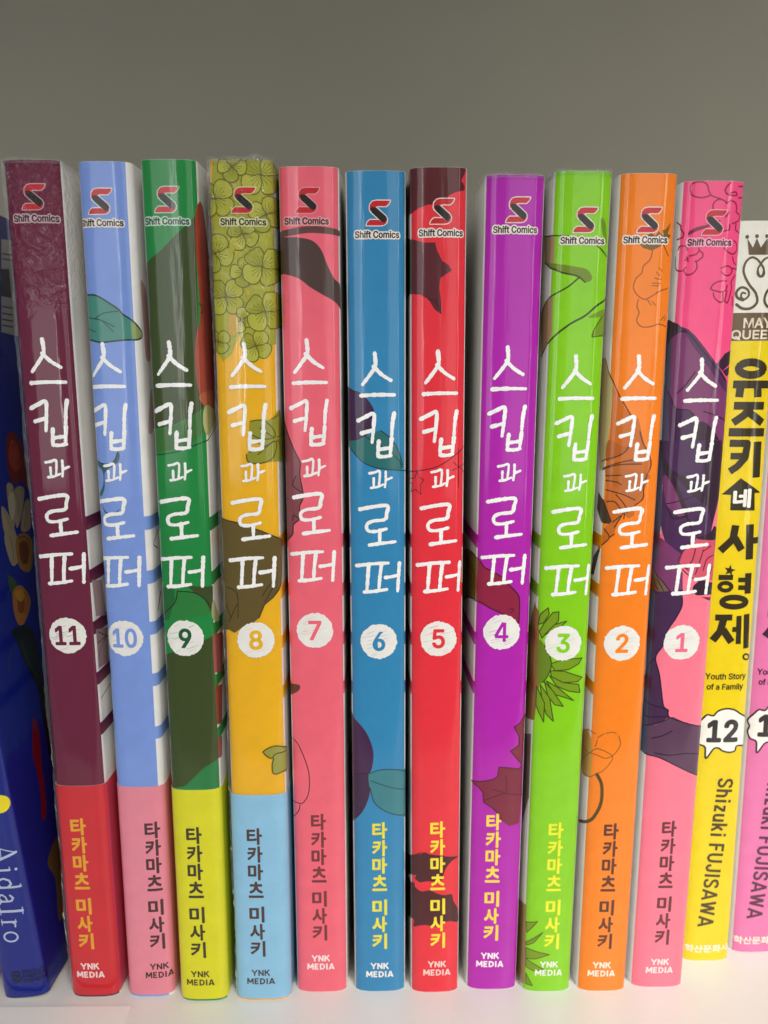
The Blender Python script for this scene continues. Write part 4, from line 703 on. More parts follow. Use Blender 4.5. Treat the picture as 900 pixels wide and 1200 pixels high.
   ('f', '#8a3f75', 0, 0.0,[(-8.27,154.65),(-5.79,155.95),(-4.22,156.04),(-2.67,153.59),(-0.86,151.48),(1.81,148.19),(4.72,144.39),(7.97,142.44),(8.8,132.64),(4.64,132.78),(-0.81,137.66),(-2.42,139.83),(-5.01,140.29),(-6.65,142.91)]),
   ('f', '#5a5578', 0, 0.0,[(-9.41,153.75),(-6.93,154.82),(-6.37,144.83),(-6.62,142.43),(-5.92,132.72),(-8.66,132.5),(-9.22,143.34),(-9.09,148.2)]),
   ('f', '#4d2452', 0, 0.0,[(-4.98,139.81),(-2.43,139.95),(-0.36,138.15),(0.52,132.8),(-4.76,132.76)]),
   ('f', '#3a1f33', 1, 0.0,[(-9.95,158.67),(-6.17,158.07),(-5.09,157.22),(-4.95,156.87),(-7.2,155.31),(-8.8,153.96)]),
   ('f', '#3a1f33', 1, 0.0,[(0.18,137.42),(2.75,136.21),(4.94,132.77),(0.28,132.8)]),
   ('l', '#2e142c', 1, 0.165,[(-8.8,153.96),(-6.8,155.29),(-5.14,156.29),(-4.01,156.28),(-2.79,155.22),(0.07,151.96),(3.02,148.67),(5.72,145.83)]),
   ('l', '#2e142c', 1, 0.165,[(-8.53,145.05),(-6.37,142.91),(-5.01,140.29),(-2.43,139.95),(-0.88,138.63)]),
   ('l', '#2e142c', 1, 0.165,[(-5.0,140.05),(-4.65,132.77)]),
   ('l', '#2e142c', 1, 0.165,[(0.87,139.65),(3.04,138.99),(6.37,137.61)]),
   ('l', '#2e142c', 1, 0.165,[(-4.99,143.41),(-3.49,145.09),(-1.56,147.95)]),
   ('f', '#50295a', 0, 0.0,[(-10.36,133.21),(5.63,133.58),(5.77,127.19),(5.48,118.75),(4.37,111.96),(1.25,110.3),(-1.72,108.28),(-5.45,111.32),(-6.54,114.63),(-6.81,124.27)]),
   ('f', '#8a3f75', 0, 0.0,[(-8.09,124.67),(-6.55,123.45),(-5.69,119.3),(-2.57,116.58),(-1.5,117.16),(-2.82,120.26),(-4.38,123.6),(-5.32,126.08),(-6.74,125.68)]),
   ('f', '#8a3f75', 0, 0.0,[(-10.6,112.08),(-6.03,111.82),(-3.48,109.69),(-1.44,108.28),(-2.14,106.25),(-1.16,104.22),(-0.77,98.65),(-9.25,97.49),(-9.56,99.21)]),
   ('f', '#3a1f33', 0, 0.0,[(1.78,133.35),(5.67,133.3),(8.05,128.45),(5.55,118.18),(4.78,114.81),(3.49,118.84),(-0.43,121.68),(-4.54,126.12),(-5.39,127.2),(-2.09,125.6),(2.35,122.24)]),
   ('f', '#3a1f33', 1, 0.0,[(-8.93,131.64),(-6.34,129.08),(-4.84,126.66),(-2.33,121.11),(-0.94,117.16),(0.43,113.74),(-0.18,114.31),(-2.13,118.29),(-4.36,123.32),(-7.57,128.12)]),
   ('f', '#5a5578', 0, 0.0,[(-11.08,132.87),(-8.6,131.95),(-7.14,127.32),(-6.75,121.45),(-6.54,114.63),(-6.83,107.03),(-8.91,104.76),(-10.5,111.51),(-9.77,120.99)]),
   ('l', '#2e142c', 1, 0.146,[(-5.7,119.58),(-3.09,120.26),(0.15,121.4)]),
   ('l', '#2e142c', 1, 0.146,[(-5.69,119.3),(-4.47,116.82),(-3.37,116.29),(-1.2,116.88)]),
   ('l', '#2e142c', 1, 0.146,[(-3.66,116.56),(-0.94,117.16)]),
   ('f', '#f0607a', 0, 0.0,[(-1.48,108.86),(1.4,112.02),(2.87,111.72),(5.37,112.47),(8.14,111.3),(8.49,101.61),(4.87,102.64),(3.67,101.54),(1.78,103.04),(-0.04,104.51),(-2.0,106.25)]),
   ('l', '#7c1f38', 1, 0.165,[(-1.48,108.86),(-2.22,107.41),(-2.0,106.25),(-0.08,105.09)]),
   ('l', '#7c1f38', 1, 0.165,[(1.29,109.72),(0.89,107.41),(0.14,105.96)]),
   ('l', '#7c1f38', 1, 0.165,[(3.05,109.41),(2.61,107.4),(2.16,105.66),(1.71,103.92)]),
   ('l', '#7c1f38', 1, 0.165,[(5.9,108.08),(4.13,107.35),(3.41,104.77)]),
   ('l', '#7c1f38', 1, 0.165,[(4.86,110.21),(3.07,109.13)]),
   ('l', '#7c1f38', 1, 0.165,[(5.75,105.47),(4.84,102.94)]),
   ('l', '#7c1f38', 1, 0.165,[(1.7,111.88),(5.4,112.18)]),
   ('l', '#7c1f38', 1, 0.165,[(-1.21,104.94),(0.31,103.63),(2.72,102.15)]),
   ('f', '#3a1f33', 1, 0.0,[(1.35,101.0),(2.99,102.44),(4.92,102.05),(8.1,101.02),(8.26,98.94),(4.85,99.11),(2.06,99.23)]),
   ('f', '#3a1f33', 1, 0.0,[(1.7,111.88),(7.99,111.74),(6.07,114.41),(5.16,114.5),(4.57,113.39)]),
   ('f', '#7d6a4a', 0, 0.0,[(-9.68,104.57),(-6.33,103.04),(-3.95,100.07),(-8.78,99.43)]),
   ('l', '#2e142c', 1, 0.128,[(-8.91,104.76),(-6.02,102.81),(-3.67,100.08)]),
   ('l', '#2e142c', 1, 0.128,[(-7.24,104.0),(-5.02,99.99)]),
   ('l', '#2e142c', 1, 0.128,[(-8.99,102.96),(-6.13,100.14)]),
   ('f', '#4c2955', 0, 0.0,[(-10.02,99.11),(-0.81,100.44),(-0.81,96.48),(-2.07,93.58),(-3.6,90.8),(-4.39,87.26),(-5.72,84.32),(-4.63,80.19),(-3.32,72.94),(-2.21,72.02),(-1.92,70.32),(-4.25,68.5),(-8.25,66.81),(-9.16,74.92),(-9.0,79.96)]),
   ('f', '#66415f', 0, 0.0,[(-8.28,66.99),(-4.58,68.27),(-1.91,70.13),(-1.03,70.32),(2.15,68.77),(8.09,67.03),(8.46,54.08),(1.08,57.98),(-4.1,60.41),(-9.26,60.43)]),
   ('f', '#4a4f78', 0, 0.0,[(-10.6,98.95),(-6.83,100.0),(-6.85,83.43),(-6.81,74.39),(-6.24,61.14),(-9.26,60.43),(-9.5,70.9),(-9.13,80.68)]),
   ('f', '#7c1f38', 1, 0.0,[(3.4,98.61),(6.07,98.36),(5.82,97.68),(3.98,98.4)]),
   ('l', '#2a1430', 1, 0.165,[(-0.86,98.65),(-0.81,96.48),(-2.07,93.58),(-3.6,90.8),(-4.39,87.26),(-5.72,84.32),(-4.63,80.19),(-3.32,72.94),(-2.21,72.02),(-1.92,70.32),(2.15,68.77),(8.09,67.03)]),
   ('l', '#2a1430', 1, 0.165,[(-5.72,84.32),(-7.76,81.59),(-9.66,77.79)]),
   ('l', '#2a1430', 1, 0.165,[(-8.84,73.13),(-5.54,72.89),(-2.21,72.02)]),
   ('l', '#2a1430', 1, 0.165,[(-8.7,69.33),(-4.36,70.2),(-1.91,70.13),(-3.93,68.9),(-8.28,66.99)]),
   ('l', '#2a1430', 1, 0.165,[(-5.4,64.87),(-3.04,65.7),(-0.98,66.88)]),
   ('l', '#2a1430', 1, 0.165,[(-4.5,61.34),(-0.94,60.91),(2.69,61.25),(8.09,60.59)]),
   ('l', '#2a1430', 1, 0.165,[(-9.26,60.43),(-4.1,60.41),(1.08,57.98),(8.18,54.28)]),
  ],
 },
 '12': {
  'title': [(1.3,[(3.62,148.66),(3.5,148.23),(3.11,147.84),(2.49,147.54),(1.71,147.35),(0.85,147.29),(-0.01,147.37),(-0.8,147.57),(-1.43,147.89),(-1.84,148.28),(-2.0,148.72),(-1.9,149.15),(-1.54,149.54),(-0.95,149.84),(-0.2,150.03),(0.65,150.09),(1.51,150.01),(2.32,149.8),(2.98,149.49),(3.43,149.09),(3.62,148.66)]),(1.3,[(-2.98,145.27),(5.61,145.17)]),(1.3,[(-1.28,145.06),(-1.48,142.43)]),(1.3,[(2.58,145.02),(2.78,142.38)]),(1.3,[(-2.49,140.55),(4.43,140.46)]),(1.3,[(1.36,140.31),(-0.06,138.43),(-2.42,136.74)]),(1.3,[(1.06,138.99),(4.31,136.64)]),(1.4,[(-3.22,134.64),(5.01,134.51)]),(1.21,[(-2.87,132.14),(1.17,132.09),(0.82,128.81),(-0.8,126.89),(-2.46,125.73)]),(1.12,[(-2.5,129.23),(0.79,129.2)]),(1.4,[(3.56,132.44),(3.79,124.26)]),(1.3,[(-0.26,113.26),(-0.64,110.05),(-3.37,107.23)]),(1.3,[(-0.26,110.25),(1.53,107.4)]),(1.4,[(3.14,113.39),(3.57,105.1)]),(1.12,[(3.66,109.55),(5.88,109.55)]),(0.93,[(-3.36,100.92),(-0.02,100.91)]),(0.74,[(-0.27,98.65),(-0.32,98.37),(-0.5,98.11),(-0.79,97.91),(-1.18,97.78),(-1.6,97.74),(-2.03,97.79),(-2.42,97.92),(-2.74,98.12),(-2.95,98.38),(-3.03,98.66),(-2.98,98.95),(-2.81,99.21),(-2.52,99.42),(-2.15,99.55),(-1.72,99.59),(-1.29,99.55),(-0.89,99.41),(-0.57,99.2),(-0.35,98.94),(-0.27,98.65)]),(1.21,[(3.61,101.83),(3.77,96.88)]),(0.84,[(1.23,100.27),(3.51,100.2)]),(0.84,[(1.36,98.42),(3.66,98.34)]),(1.02,[(3.49,94.83),(3.37,94.49),(2.96,94.19),(2.33,93.96),(1.54,93.82),(0.67,93.78),(-0.21,93.85),(-1.01,94.02),(-1.64,94.28),(-2.05,94.6),(-2.21,94.95),(-2.1,95.3),(-1.73,95.62),(-1.13,95.87),(-0.36,96.02),(0.51,96.06),(1.39,95.99),(2.2,95.81),(2.86,95.53),(3.31,95.19),(3.49,94.83)]),(1.12,[(-3.53,91.19),(0.44,91.18)]),(1.3,[(-1.55,90.79),(-2.16,87.86),(-3.76,85.51)]),(1.3,[(-1.59,88.28),(0.65,85.09)]),(0.93,[(2.04,91.56),(2.32,84.62)]),(0.93,[(0.64,88.25),(2.28,88.21)]),(1.12,[(3.95,91.89),(4.41,83.42)])],
  'ring': [(5.57,81.1),(5.49,80.82),(5.21,80.64),(4.85,80.57),(4.47,80.62),(4.15,80.79),(3.92,81.05),(3.82,81.35),(3.87,81.65),(4.06,81.87),(4.36,81.97),(4.72,81.92),(5.1,81.73),(5.42,81.43),(5.57,81.1)],
  'house': [(-3.93,120.46),(0.16,124.17),(5.27,120.72),(3.67,120.7),(4.0,116.64),(-1.77,116.76),(-1.79,120.35)],
  'housetext': (0.78,119.51),
  'star': [(-0.74,103.95),(-0.52,102.96),(0.45,102.7),(-0.39,102.25),(-0.26,101.25),(-1.01,101.96),(-1.88,101.6),(-1.51,102.49),(-2.18,103.27),(-1.21,103.12)],
  'sub1': (0.01,76.37),
  'sub2': (-0.03,73.79),
  'bubble': [(-4.73,65.84),(-3.82,66.8),(-2.43,66.64),(-1.48,67.73),(0.33,68.36),(2.43,68.08),(4.32,66.83),(7.76,64.68),(8.71,63.11),(8.19,61.56),(8.54,59.54),(7.81,57.99),(4.01,58.71),(3.41,57.44),(1.92,57.09),(0.21,57.58),(-0.67,58.26),(-1.89,58.05),(-3.56,55.55),(-3.92,58.42),(-5.31,59.1),(-6.01,60.66),(-5.69,62.33),(-6.21,63.69)],
  'num': (0.08,62.67),
  'author': ((1.73,50.38),(-1.01,9.53)),
  'pub': (0.02,3.42),
  'split1': 160.75,
  'split2': 154.71,
  'may': (1.56,158.56),
  'queen': (0.98,156.0),
  'orn': [[(-2.05,163.46),(-3.3,164.01),(-3.56,165.22),(-2.57,166.16),(-1.21,165.66),(-0.88,164.46),(-1.81,163.6),(-2.59,164.24),(-2.3,165.05),(-1.65,164.85)], [(-3.39,162.56),(-2.07,161.67),(-0.19,161.75),(1.03,162.99),(0.59,164.92),(-1.05,166.86),(-2.3,169.27),(-2.1,171.26),(-0.95,172.39),(0.31,172.09),(1.29,171.04),(2.03,169.94),(1.82,168.65),(1.24,168.37),(0.69,169.0),(0.8,170.19),(1.29,171.04)], [(8.26,163.57),(9.49,164.09),(9.6,165.31),(8.41,166.29),(4.9,165.66),(4.69,164.45),(8.0,163.71),(8.71,164.34),(8.29,165.17),(5.97,164.89)], [(9.81,162.62),(8.56,161.75),(4.32,161.73),(2.77,162.98),(2.94,164.91),(4.46,166.85),(6.0,169.33),(4.99,171.27),(3.4,172.37),(2.12,172.08),(1.29,171.04),(0.72,169.95),(1.11,168.66),(1.74,168.37),(2.2,168.99),(1.91,170.18),(1.29,171.04)]],
  'crown': [(-1.48,172.96),(-2.01,176.36),(-0.7,174.46),(0.04,176.43),(1.03,174.45),(2.34,176.42),(2.91,174.45),(4.06,176.35),(3.91,172.94)],
  'balls': [(-2.08,176.69),(0.02,176.81),(2.21,176.8),(4.09,176.68)],
 },
 '0': {
  'circle': (3.19,50.07),
  'name': ((1.82,40.19),(0.18,14.8)),
  'logo': (1.97,5.6),
  'side': [
   ('f', '#b9b7b0', 0, 0, [(50.23,181.36),(58.21,182.26),(52.09,156.67),(41.02,157.41)]),
   ('f', '#2b2a2e', 0, 0, [(47.23,173.54),(51.63,174.12),(50.14,166.61),(44.52,166.49)]),
   ('l', '#55555a', 0, 0.25,[(49.25,177.62),(55.09,178.06)]),
   ('l', '#55555a', 0, 0.25,[(48.74,176.27),(54.55,176.68)]),
   ('l', '#55555a', 0, 0.25,[(43.98,163.92),(49.58,163.97)]),
   ('l', '#55555a', 0, 0.25,[(43.31,162.18),(48.88,162.18)]),
   ('l', '#55555a', 0, 0.25,[(42.73,160.66),(48.27,160.62)]),
   ('l', '#55555a', 0, 0.25,[(42.14,159.15),(47.67,159.06)]),
   ('f', '#7a2118', 1, 0, [(33.5,131.24),(37.5,132.57),(40.37,130.68),(42.57,125.38),(42.46,119.36),(40.73,117.45),(37.1,120.1),(33.38,119.79),(31.29,123.35)]),
   ('f', '#b03a20', 1, 0, [(35.86,130.64),(38.84,129.13),(38.69,124.11),(34.61,122.93),(32.83,126.42)]),
   ('f', '#b0a07c', 1, 0, [(28.99,119.6),(32.39,119.51),(31.76,113.41),(28.62,109.87)]),
   ('f', '#b0a07c', 1, 0, [(32.76,118.22),(38.05,117.85),(33.65,111.4),(30.24,109.55)]),
   ('f', '#b0a07c', 1, 0, [(24.88,115.43),(27.42,113.37),(29.13,108.94),(24.11,109.16)]),
   ('f', '#b0a07c', 1, 0, [(36.62,114.25),(39.59,114.62),(37.9,108.02),(32.42,108.28)]),
   ('f', '#b0a07c', 1, 0, [(24.11,109.16),(29.13,108.94),(29.15,102.29),(25.07,100.81),(23.44,105.27)]),
   ('f', '#a5762a', 1, 0, [(29.82,107.14),(34.65,106.97),(37.17,103.85),(33.76,97.75),(28.76,99.04),(27.84,103.43)]),
   ('f', '#7a3c18', 1, 0, [(30.36,105.36),(34.56,104.43),(32.69,99.74),(29.51,100.95)]),
   ('f', '#3b5a3a', 1, 0, [(21.91,99.18),(25.17,96.66),(22.94,93.16),(21.52,96.04)]),
   ('f', '#b5772a', 1, 0, [(22.75,94.86),(27.25,95.24),(30.62,90.87),(27.78,87.47),(23.56,85.9),(21.5,89.49)]),
   ('f', '#8a4a18', 1, 0, [(24.49,92.7),(27.66,91.75),(26.14,88.84),(23.63,89.64)]),
   ('f', '#1c2a30', 1, 0, [(18.58,86.36),(26.87,85.21),(29.97,78.94),(29.28,67.74),(29.4,63.22),(25.98,69.14),(22.04,77.62),(19.96,83.41)]),
   ('f', '#8a1424', 1, 0, [(20.58,62.39),(22.33,61.94),(22.56,57.26),(20.91,51.22),(20.12,43.19),(18.07,38.23),(16.23,38.98),(17.84,44.52),(18.0,51.28),(17.68,55.22)]),
   ('f', '#1a1a24', 1, 0, [(26.58,69.15),(31.41,66.33),(30.25,55.01),(26.88,44.83),(25.53,47.96),(25.7,58.8)]),
   ('f', '#6b5a34', 1, 0, [(15.08,27.76),(21.71,30.4),(22.66,24.13),(17.39,11.76),(15.13,12.71),(17.12,21.59)]),
   ('l', '#5c5238', 1, 0.12,[(28.99,119.6),(29.1,115.52),(28.92,110.63)]),
   ('l', '#5c5238', 1, 0.12,[(32.76,118.22),(33.54,114.77),(31.98,111.71)]),
   ('l', '#5c5238', 1, 0.12,[(25.51,114.92),(26.83,111.85),(27.84,109.21)]),
   ('l', '#5c5238', 1, 0.12,[(26.15,107.92),(26.54,104.56),(25.37,101.55)]),
   ('l', '#5c5238', 1, 0.12,[(37.5,114.11),(36.22,110.92),(33.92,108.39)]),
   ('l', '#5c5238', 1, 0.12,[(32.09,118.73),(29.91,115.38),(29.19,112.23)]),
   ('l', '#4a2210', 1, 0.14,[(30.33,106.62),(33.48,106.36),(35.43,104.24),(33.31,101.3),(30.03,99.98)]),
   ('l', '#4a2210', 1, 0.14,[(30.88,104.4),(32.89,103.95),(31.62,101.7)]),
   ('l', '#4a2210', 1, 0.14,[(24.0,93.68),(27.04,93.79),(29.3,91.27),(26.64,88.26)]),
   ('l', '#4a2210', 1, 0.14,[(35.24,129.05),(38.65,129.57),(39.3,126.57),(36.44,123.96)]),
   ('l', '#4a2210', 1, 0.14,[(34.36,130.35),(32.17,126.49),(32.63,122.36)]),
   ('l', '#34502f', 1, 0.2,[(17.19,82.77),(15.63,80.91),(14.38,78.96)]),
   ('l', '#34502f', 1, 0.2,[(22.24,82.59),(23.59,77.02),(26.89,71.38)]),
   ('l', '#34502f', 1, 0.2,[(21.44,100.11),(21.81,96.77),(19.62,94.15)]),
   ('f', '#c9bfa0', 1, 0, [(28.9,117.18),(31.78,117.96),(31.57,114.28),(29.06,111.43),(28.05,113.25)]),
   ('f', '#c7902f', 1, 0, [(23.37,94.27),(26.64,94.58),(27.97,92.51),(25.45,91.58)]),
  ],
 },
}

# ------------------------------------------------------------------ camera
def make_camera():
    h, d, th, ps, ro, cx = CAM
    fwd = Vector((math.sin(ps) * math.cos(th), math.cos(ps) * math.cos(th), -math.sin(th)))
    right = Vector((math.cos(ps), -math.sin(ps), 0))
    up = right.cross(fwd)
    r2 = math.cos(ro) * right + math.sin(ro) * up
    u2 = -math.sin(ro) * right + math.cos(ro) * up
    cam = bpy.data.cameras.new('camera')
    cam.sensor_fit = 'VERTICAL'
    cam.sensor_height = 24.0
    cam.lens = 24.0 * 901.0 / 1200.0
    cam.clip_start = 0.005
    cam.clip_end = 20
    ob = bpy.data.objects.new('camera', cam)
    COL.objects.link(ob)
    ob.matrix_world = Matrix(((r2.x, u2.x, -fwd.x, cx), (r2.y, u2.y, -fwd.y, -d), (r2.z, u2.z, -fwd.z, h), (0, 0, 0, 1)))
    cam.dof.use_dof = True
    cam.dof.focus_distance = 0.166
    cam.dof.aperture_fstop = 11.0
    scene.camera = ob
make_camera()
# ------------------------------------------------------------------ light
world = bpy.data.worlds.new('World')
scene.world = world
world.use_nodes = True
bg = world.node_tree.nodes['Background']
bg.inputs['Color'].default_value = (0.93, 0.97, 1.0, 1)
bg.inputs['Strength'].default_value = 0.27
def area(name, loc, target, sx, sy, watts, col, spread=180):
    l = bpy.data.lights.new(name, 'AREA')
    l.shape = 'RECTANGLE'; l.size = sx; l.size_y = sy; l.energy = watts; l.color = col
    l.spread = math.radians(spread)
    o = bpy.data.objects.new(name, l)
    COL.objects.link(o)
    o.location = loc
    o.rotation_euler = (Vector(target) - Vector(loc)).to_track_quat('-Z', 'Y').to_euler()
    return o
area('ceiling_lamp', (0.50, -0.80, 0.95), (0.26, -0.03, 0.01), 0.4, 0.5, 1.0, (1.0, 0.96, 0.90), 37)
area('window_light', (-0.37, -0.80, 0.38), (-0.02, 0, 0.14), 0.38, 0.8, 1.4, (0.97, 0.98, 1.0))
area('side_window_light', (0.30, -0.80, 0.36), (0.02, 0, 0.12), 0.36, 0.8, 1.05, (1.0, 0.97, 0.93))
area('tube_lamp', (0.60, -0.76, 0.32), (0.02, 0, 0.14), 0.035, 0.8, 0.6, (1.0, 0.96, 0.92))
area('wall_tube_lamp', (-0.20, -0.84, 0.40), (0.0, 0, 0.16), 0.025, 0.7, 0.4, (1.0, 0.98, 0.95))
vs = scene.view_settings
vs.view_transform = 'Standard'; vs.look = 'None'; vs.exposure = 0.0; vs.gamma = 1.0
scene.cycles.max_bounces = 8
scene.cycles.transparent_max_bounces = 12

# ------------------------------------------------------------------ materials
def lin(hx, k=1.0):
    c = [int(hx[i:i + 2], 16) / 255 for i in (1, 3, 5)]
    return tuple(min(0.95, k * (x / 12.92 if x <= 0.04045 else ((x + 0.055) / 1.055) ** 2.4)) for x in c) + (1.0,)
MATS = {}
def ink(hx, film=False, rough=0.40):
    """printed, laminated paper; film = under crinkled shrink wrap near the top edge"""
    key = (hx, film, rough)
    if key in MATS: return MATS[key]
    m = bpy.data.materials.new('print_' + hx[1:])
    m.use_nodes = True
    nt = m.node_tree; N = nt.nodes; L = nt.links
    b = N['Principled BSDF']
    tc = N.new('ShaderNodeTexCoord')
    n1 = N.new('ShaderNodeTexNoise'); n1.inputs['Scale'].default_value = 260; n1.inputs['Detail'].default_value = 6
    L.new(tc.outputs['Object'], n1.inputs['Vector'])
    mx = N.new('ShaderNodeMix'); mx.data_type = 'RGBA'; mx.blend_type = 'MULTIPLY'
    rp = N.new('ShaderNodeMapRange'); rp.inputs['To Min'].default_value = 0.90; rp.inputs['To Max'].default_value = 1.08
    L.new(n1.outputs['Fac'], rp.inputs['Value'])
    mx.inputs[0].default_value = 1.0
    mx.inputs[6].default_value = lin(hx)
    L.new(rp.outputs['Result'], mx.inputs[7])
    L.new(mx.outputs[2], b.inputs['Base Color'])
    b.inputs['Roughness'].default_value = rough
    b.inputs['Coat Weight'].default_value = 1.0
    cr = N.new('ShaderNodeMapRange'); cr.inputs['To Min'].default_value = 0.03 if film else 0.05; cr.inputs['To Max'].default_value = 0.12 if film else 0.20
    n0 = N.new('ShaderNodeTexNoise'); n0.inputs['Scale'].default_value = 95; n0.inputs['Detail'].default_value = 5
    L.new(tc.outputs['Object'], n0.inputs['Vector']); L.new(n0.outputs['Fac'], cr.inputs['Value']); L.new(cr.outputs['Result'], b.inputs['Coat Roughness'])
    b.inputs['Coat IOR'].default_value = 1.5
    b.inputs['Specular IOR Level'].default_value = 0.08
    # gentle ripple of the laminated sheet, drawn out along the spine
    mp = N.new('ShaderNodeMapping'); mp.inputs['Scale'].default_value = (330, 330, 34)
    L.new(tc.outputs['Object'], mp.inputs['Vector'])
    n2 = N.new('ShaderNodeTexNoise'); n2.inputs['Scale'].default_value = 1.0; n2.inputs['Detail'].default_value = 3
    L.new(mp.outputs['Vector'], n2.inputs['Vector'])
    bp = N.new('ShaderNodeBump'); bp.inputs['Strength'].default_value = 0.5; bp.inputs['Distance'].default_value = 0.00022
    L.new(n2.outputs['Fac'], bp.inputs['Height'])
    out = bp
    if film:
        sp = N.new('ShaderNodeSeparateXYZ'); L.new(tc.outputs['Object'], sp.inputs['Vector'])
        zr = N.new('ShaderNodeMapRange'); zr.inputs['From Min'].default_value = 0.158; zr.inputs['From Max'].default_value = 0.183
        zr.inputs['To Min'].default_value = 0.0; zr.inputs['To Max'].default_value = 1.0
        L.new(sp.outputs['Z'], zr.inputs['Value'])
        n3 = N.new('ShaderNodeTexNoise'); n3.inputs['Scale'].default_value = 330; n3.inputs['Detail'].default_value = 4; n3.inputs['Distortion'].default_value = 1.2
        L.new(tc.outputs['Object'], n3.inputs['Vector'])
        mu = N.new('ShaderNodeMath'); mu.operation = 'MULTIPLY'
        L.new(n3.outputs['Fac'], mu.inputs[0]); L.new(zr.outputs['Result'], mu.inputs[1])
        b2 = N.new('ShaderNodeBump'); b2.inputs['Strength'].default_value = 0.9; b2.inputs['Distance'].default_value = 0.0030
        L.new(mu.outputs[0], b2.inputs['Height']); L.new(bp.outputs['Normal'], b2.inputs['Normal'])
        out = b2
    L.new(out.outputs['Normal'], b.inputs['Coat Normal'])
    MATS[key] = m
    return m
def plain(name, hx, rough, scale=40, vary=0.08, bump=0.0, bscale=900):
    m = bpy.data.materials.new(name); m.use_nodes = True
    nt = m.node_tree; N = nt.nodes; L = nt.links; b = N['Principled BSDF']
    tc = N.new('ShaderNodeTexCoord')
    n = N.new('ShaderNodeTexNoise'); n.inputs['Scale'].default_value = scale; n.inputs['Detail'].default_value = 8
    L.new(tc.outputs['Object'], n.inputs['Vector'])
    r = N.new('ShaderNodeMapRange'); r.inputs['To Min'].default_value = 1 - vary; r.inputs['To Max'].default_value = 1 + vary
    L.new(n.outputs['Fac'], r.inputs['Value'])
    mx = N.new('ShaderNodeMix'); mx.data_type = 'RGBA'; mx.blend_type = 'MULTIPLY'; mx.inputs[0].default_value = 1
    mx.inputs[6].default_value = lin(hx); L.new(r.outputs['Result'], mx.inputs[7]); L.new(mx.outputs[2], b.inputs['Base Color'])
    b.inputs['Roughness'].default_value = rough
    if bump:
        n2 = N.new('ShaderNodeTexNoise'); n2.inputs['Scale'].default_value = bscale; n2.inputs['Detail'].default_value = 3
        L.new(tc.outputs['Object'], n2.inputs['Vector'])
        bp = N.new('ShaderNodeBump'); bp.inputs['Strength'].default_value = 0.4; bp.inputs['Distance'].default_value = bump
        L.new(n2.outputs['Fac'], bp.inputs['Height']); L.new(bp.outputs['Normal'], b.inputs['Normal'])
    return m
def page_material():
    m = plain('page_edges', '#d9cfb8', 0.9, 60, 0.06)
    nt = m.node_tree; N = nt.nodes; L = nt.links; b = N['Principled BSDF']
    tc = N.new('ShaderNodeTexCoord')
    w = N.new('ShaderNodeTexWave'); w.bands_direction = 'X'; w.inputs['Scale'].default_value = 1500; w.inputs['Distortion'].default_value = 1.5
    L.new(tc.outputs['Object'], w.inputs['Vector'])
    bp = N.new('ShaderNodeBump'); bp.inputs['Strength'].default_value = 0.6; bp.inputs['Distance'].default_value = 0.0002
    L.new(w.outputs['Fac'], bp.inputs['Height']); L.new(bp.outputs['Normal'], b.inputs['Normal'])
    return m
def film_material():
    m = bpy.data.materials.new('clear_film'); m.use_nodes = True
    nt = m.node_tree; N = nt.nodes; L = nt.links
    for n in list(N): N.remove(n)
    out = N.new('ShaderNodeOutputMaterial'); mix = N.new('ShaderNodeMixShader')
    tr = N.new('ShaderNodeBsdfTransparent'); gl = N.new('ShaderNodeBsdfGlossy'); gl.inputs['Roughness'].default_value = 0.12
    df = N.new('ShaderNodeBsdfDiffuse'); df.inputs['Color'].default_value = (0.85, 0.86, 0.88, 1)
    mh = N.new('ShaderNodeMixShader'); mh.inputs['Fac'].default_value = 0.06
    L.new(tr.outputs[0], mh.inputs[1]); L.new(df.outputs[0], mh.inputs[2])
    fr = N.new('ShaderNodeFresnel'); fr.inputs['IOR'].default_value = 1.35
    L.new(fr.outputs['Fac'], mix.inputs['Fac']); L.new(mh.outputs[0], mix.inputs[1]); L.new(gl.outputs[0], mix.inputs[2])
    L.new(mix.outputs[0], out.inputs['Surface'])
    return m
PAGES = page_material(); FILM = film_material()
WHITE = '#efede8'

# ------------------------------------------------------------------ the setting
def mesh_object(name, verts, faces, mats, parent=None, idx=None, normals=None, smooth=False):
    me = bpy.data.meshes.new(name)
    me.from_pydata([tuple(v) for v in verts], [], faces)
    for m in mats: me.materials.append(m)
    if idx: me.polygons.foreach_set('material_index', idx)
    if smooth or normals: me.polygons.foreach_set('use_smooth', [True] * len(me.polygons))
    me.update()
    if normals: me.normals_split_custom_set_from_vertices([tuple(n) for n in normals])
    o = bpy.data.objects.new(name, me)
    COL.objects.link(o)
    if parent: o.parent = parent
    return o
def bevel_box(name, x0, x1, y0, y1, z0, z1, mat, r=0.0012):
    import bmesh
    bm = bmesh.new()
    bmesh.ops.create_cube(bm, size=1)
    for v in bm.verts:
        v.co = ((x0 + x1) / 2 + v.co.x * (x1 - x0), (y0 + y1) / 2 + v.co.y * (y1 - y0), (z0 + z1) / 2 + v.co.z * (z1 - z0))
    bmesh.ops.bevel(bm, geom=bm.edges[:], offset=r, segments=3, affect='EDGES')
    me = bpy.data.meshes.new(name); bm.to_mesh(me); bm.free(); me.materials.append(mat)
    o = bpy.data.objects.new(name, me); COL.objects.link(o)
    return o
shelf = bevel_box('shelf_board', -0.45, 0.45, -0.120, 0.190, -0.018, 0.0, plain('white_laminate', '#e8e6e1', 0.30, 25, 0.03, 0.00002, 1500))
upper = bevel_box('unseen_upper_shelf', -0.45, 0.45, -0.120, 0.190, 0.318, 0.336, shelf.data.materials[0])  # out of view; board added to shade the back wall and spine tops
upper['kind'] = 'structure'
shelf['kind'] = 'structure'
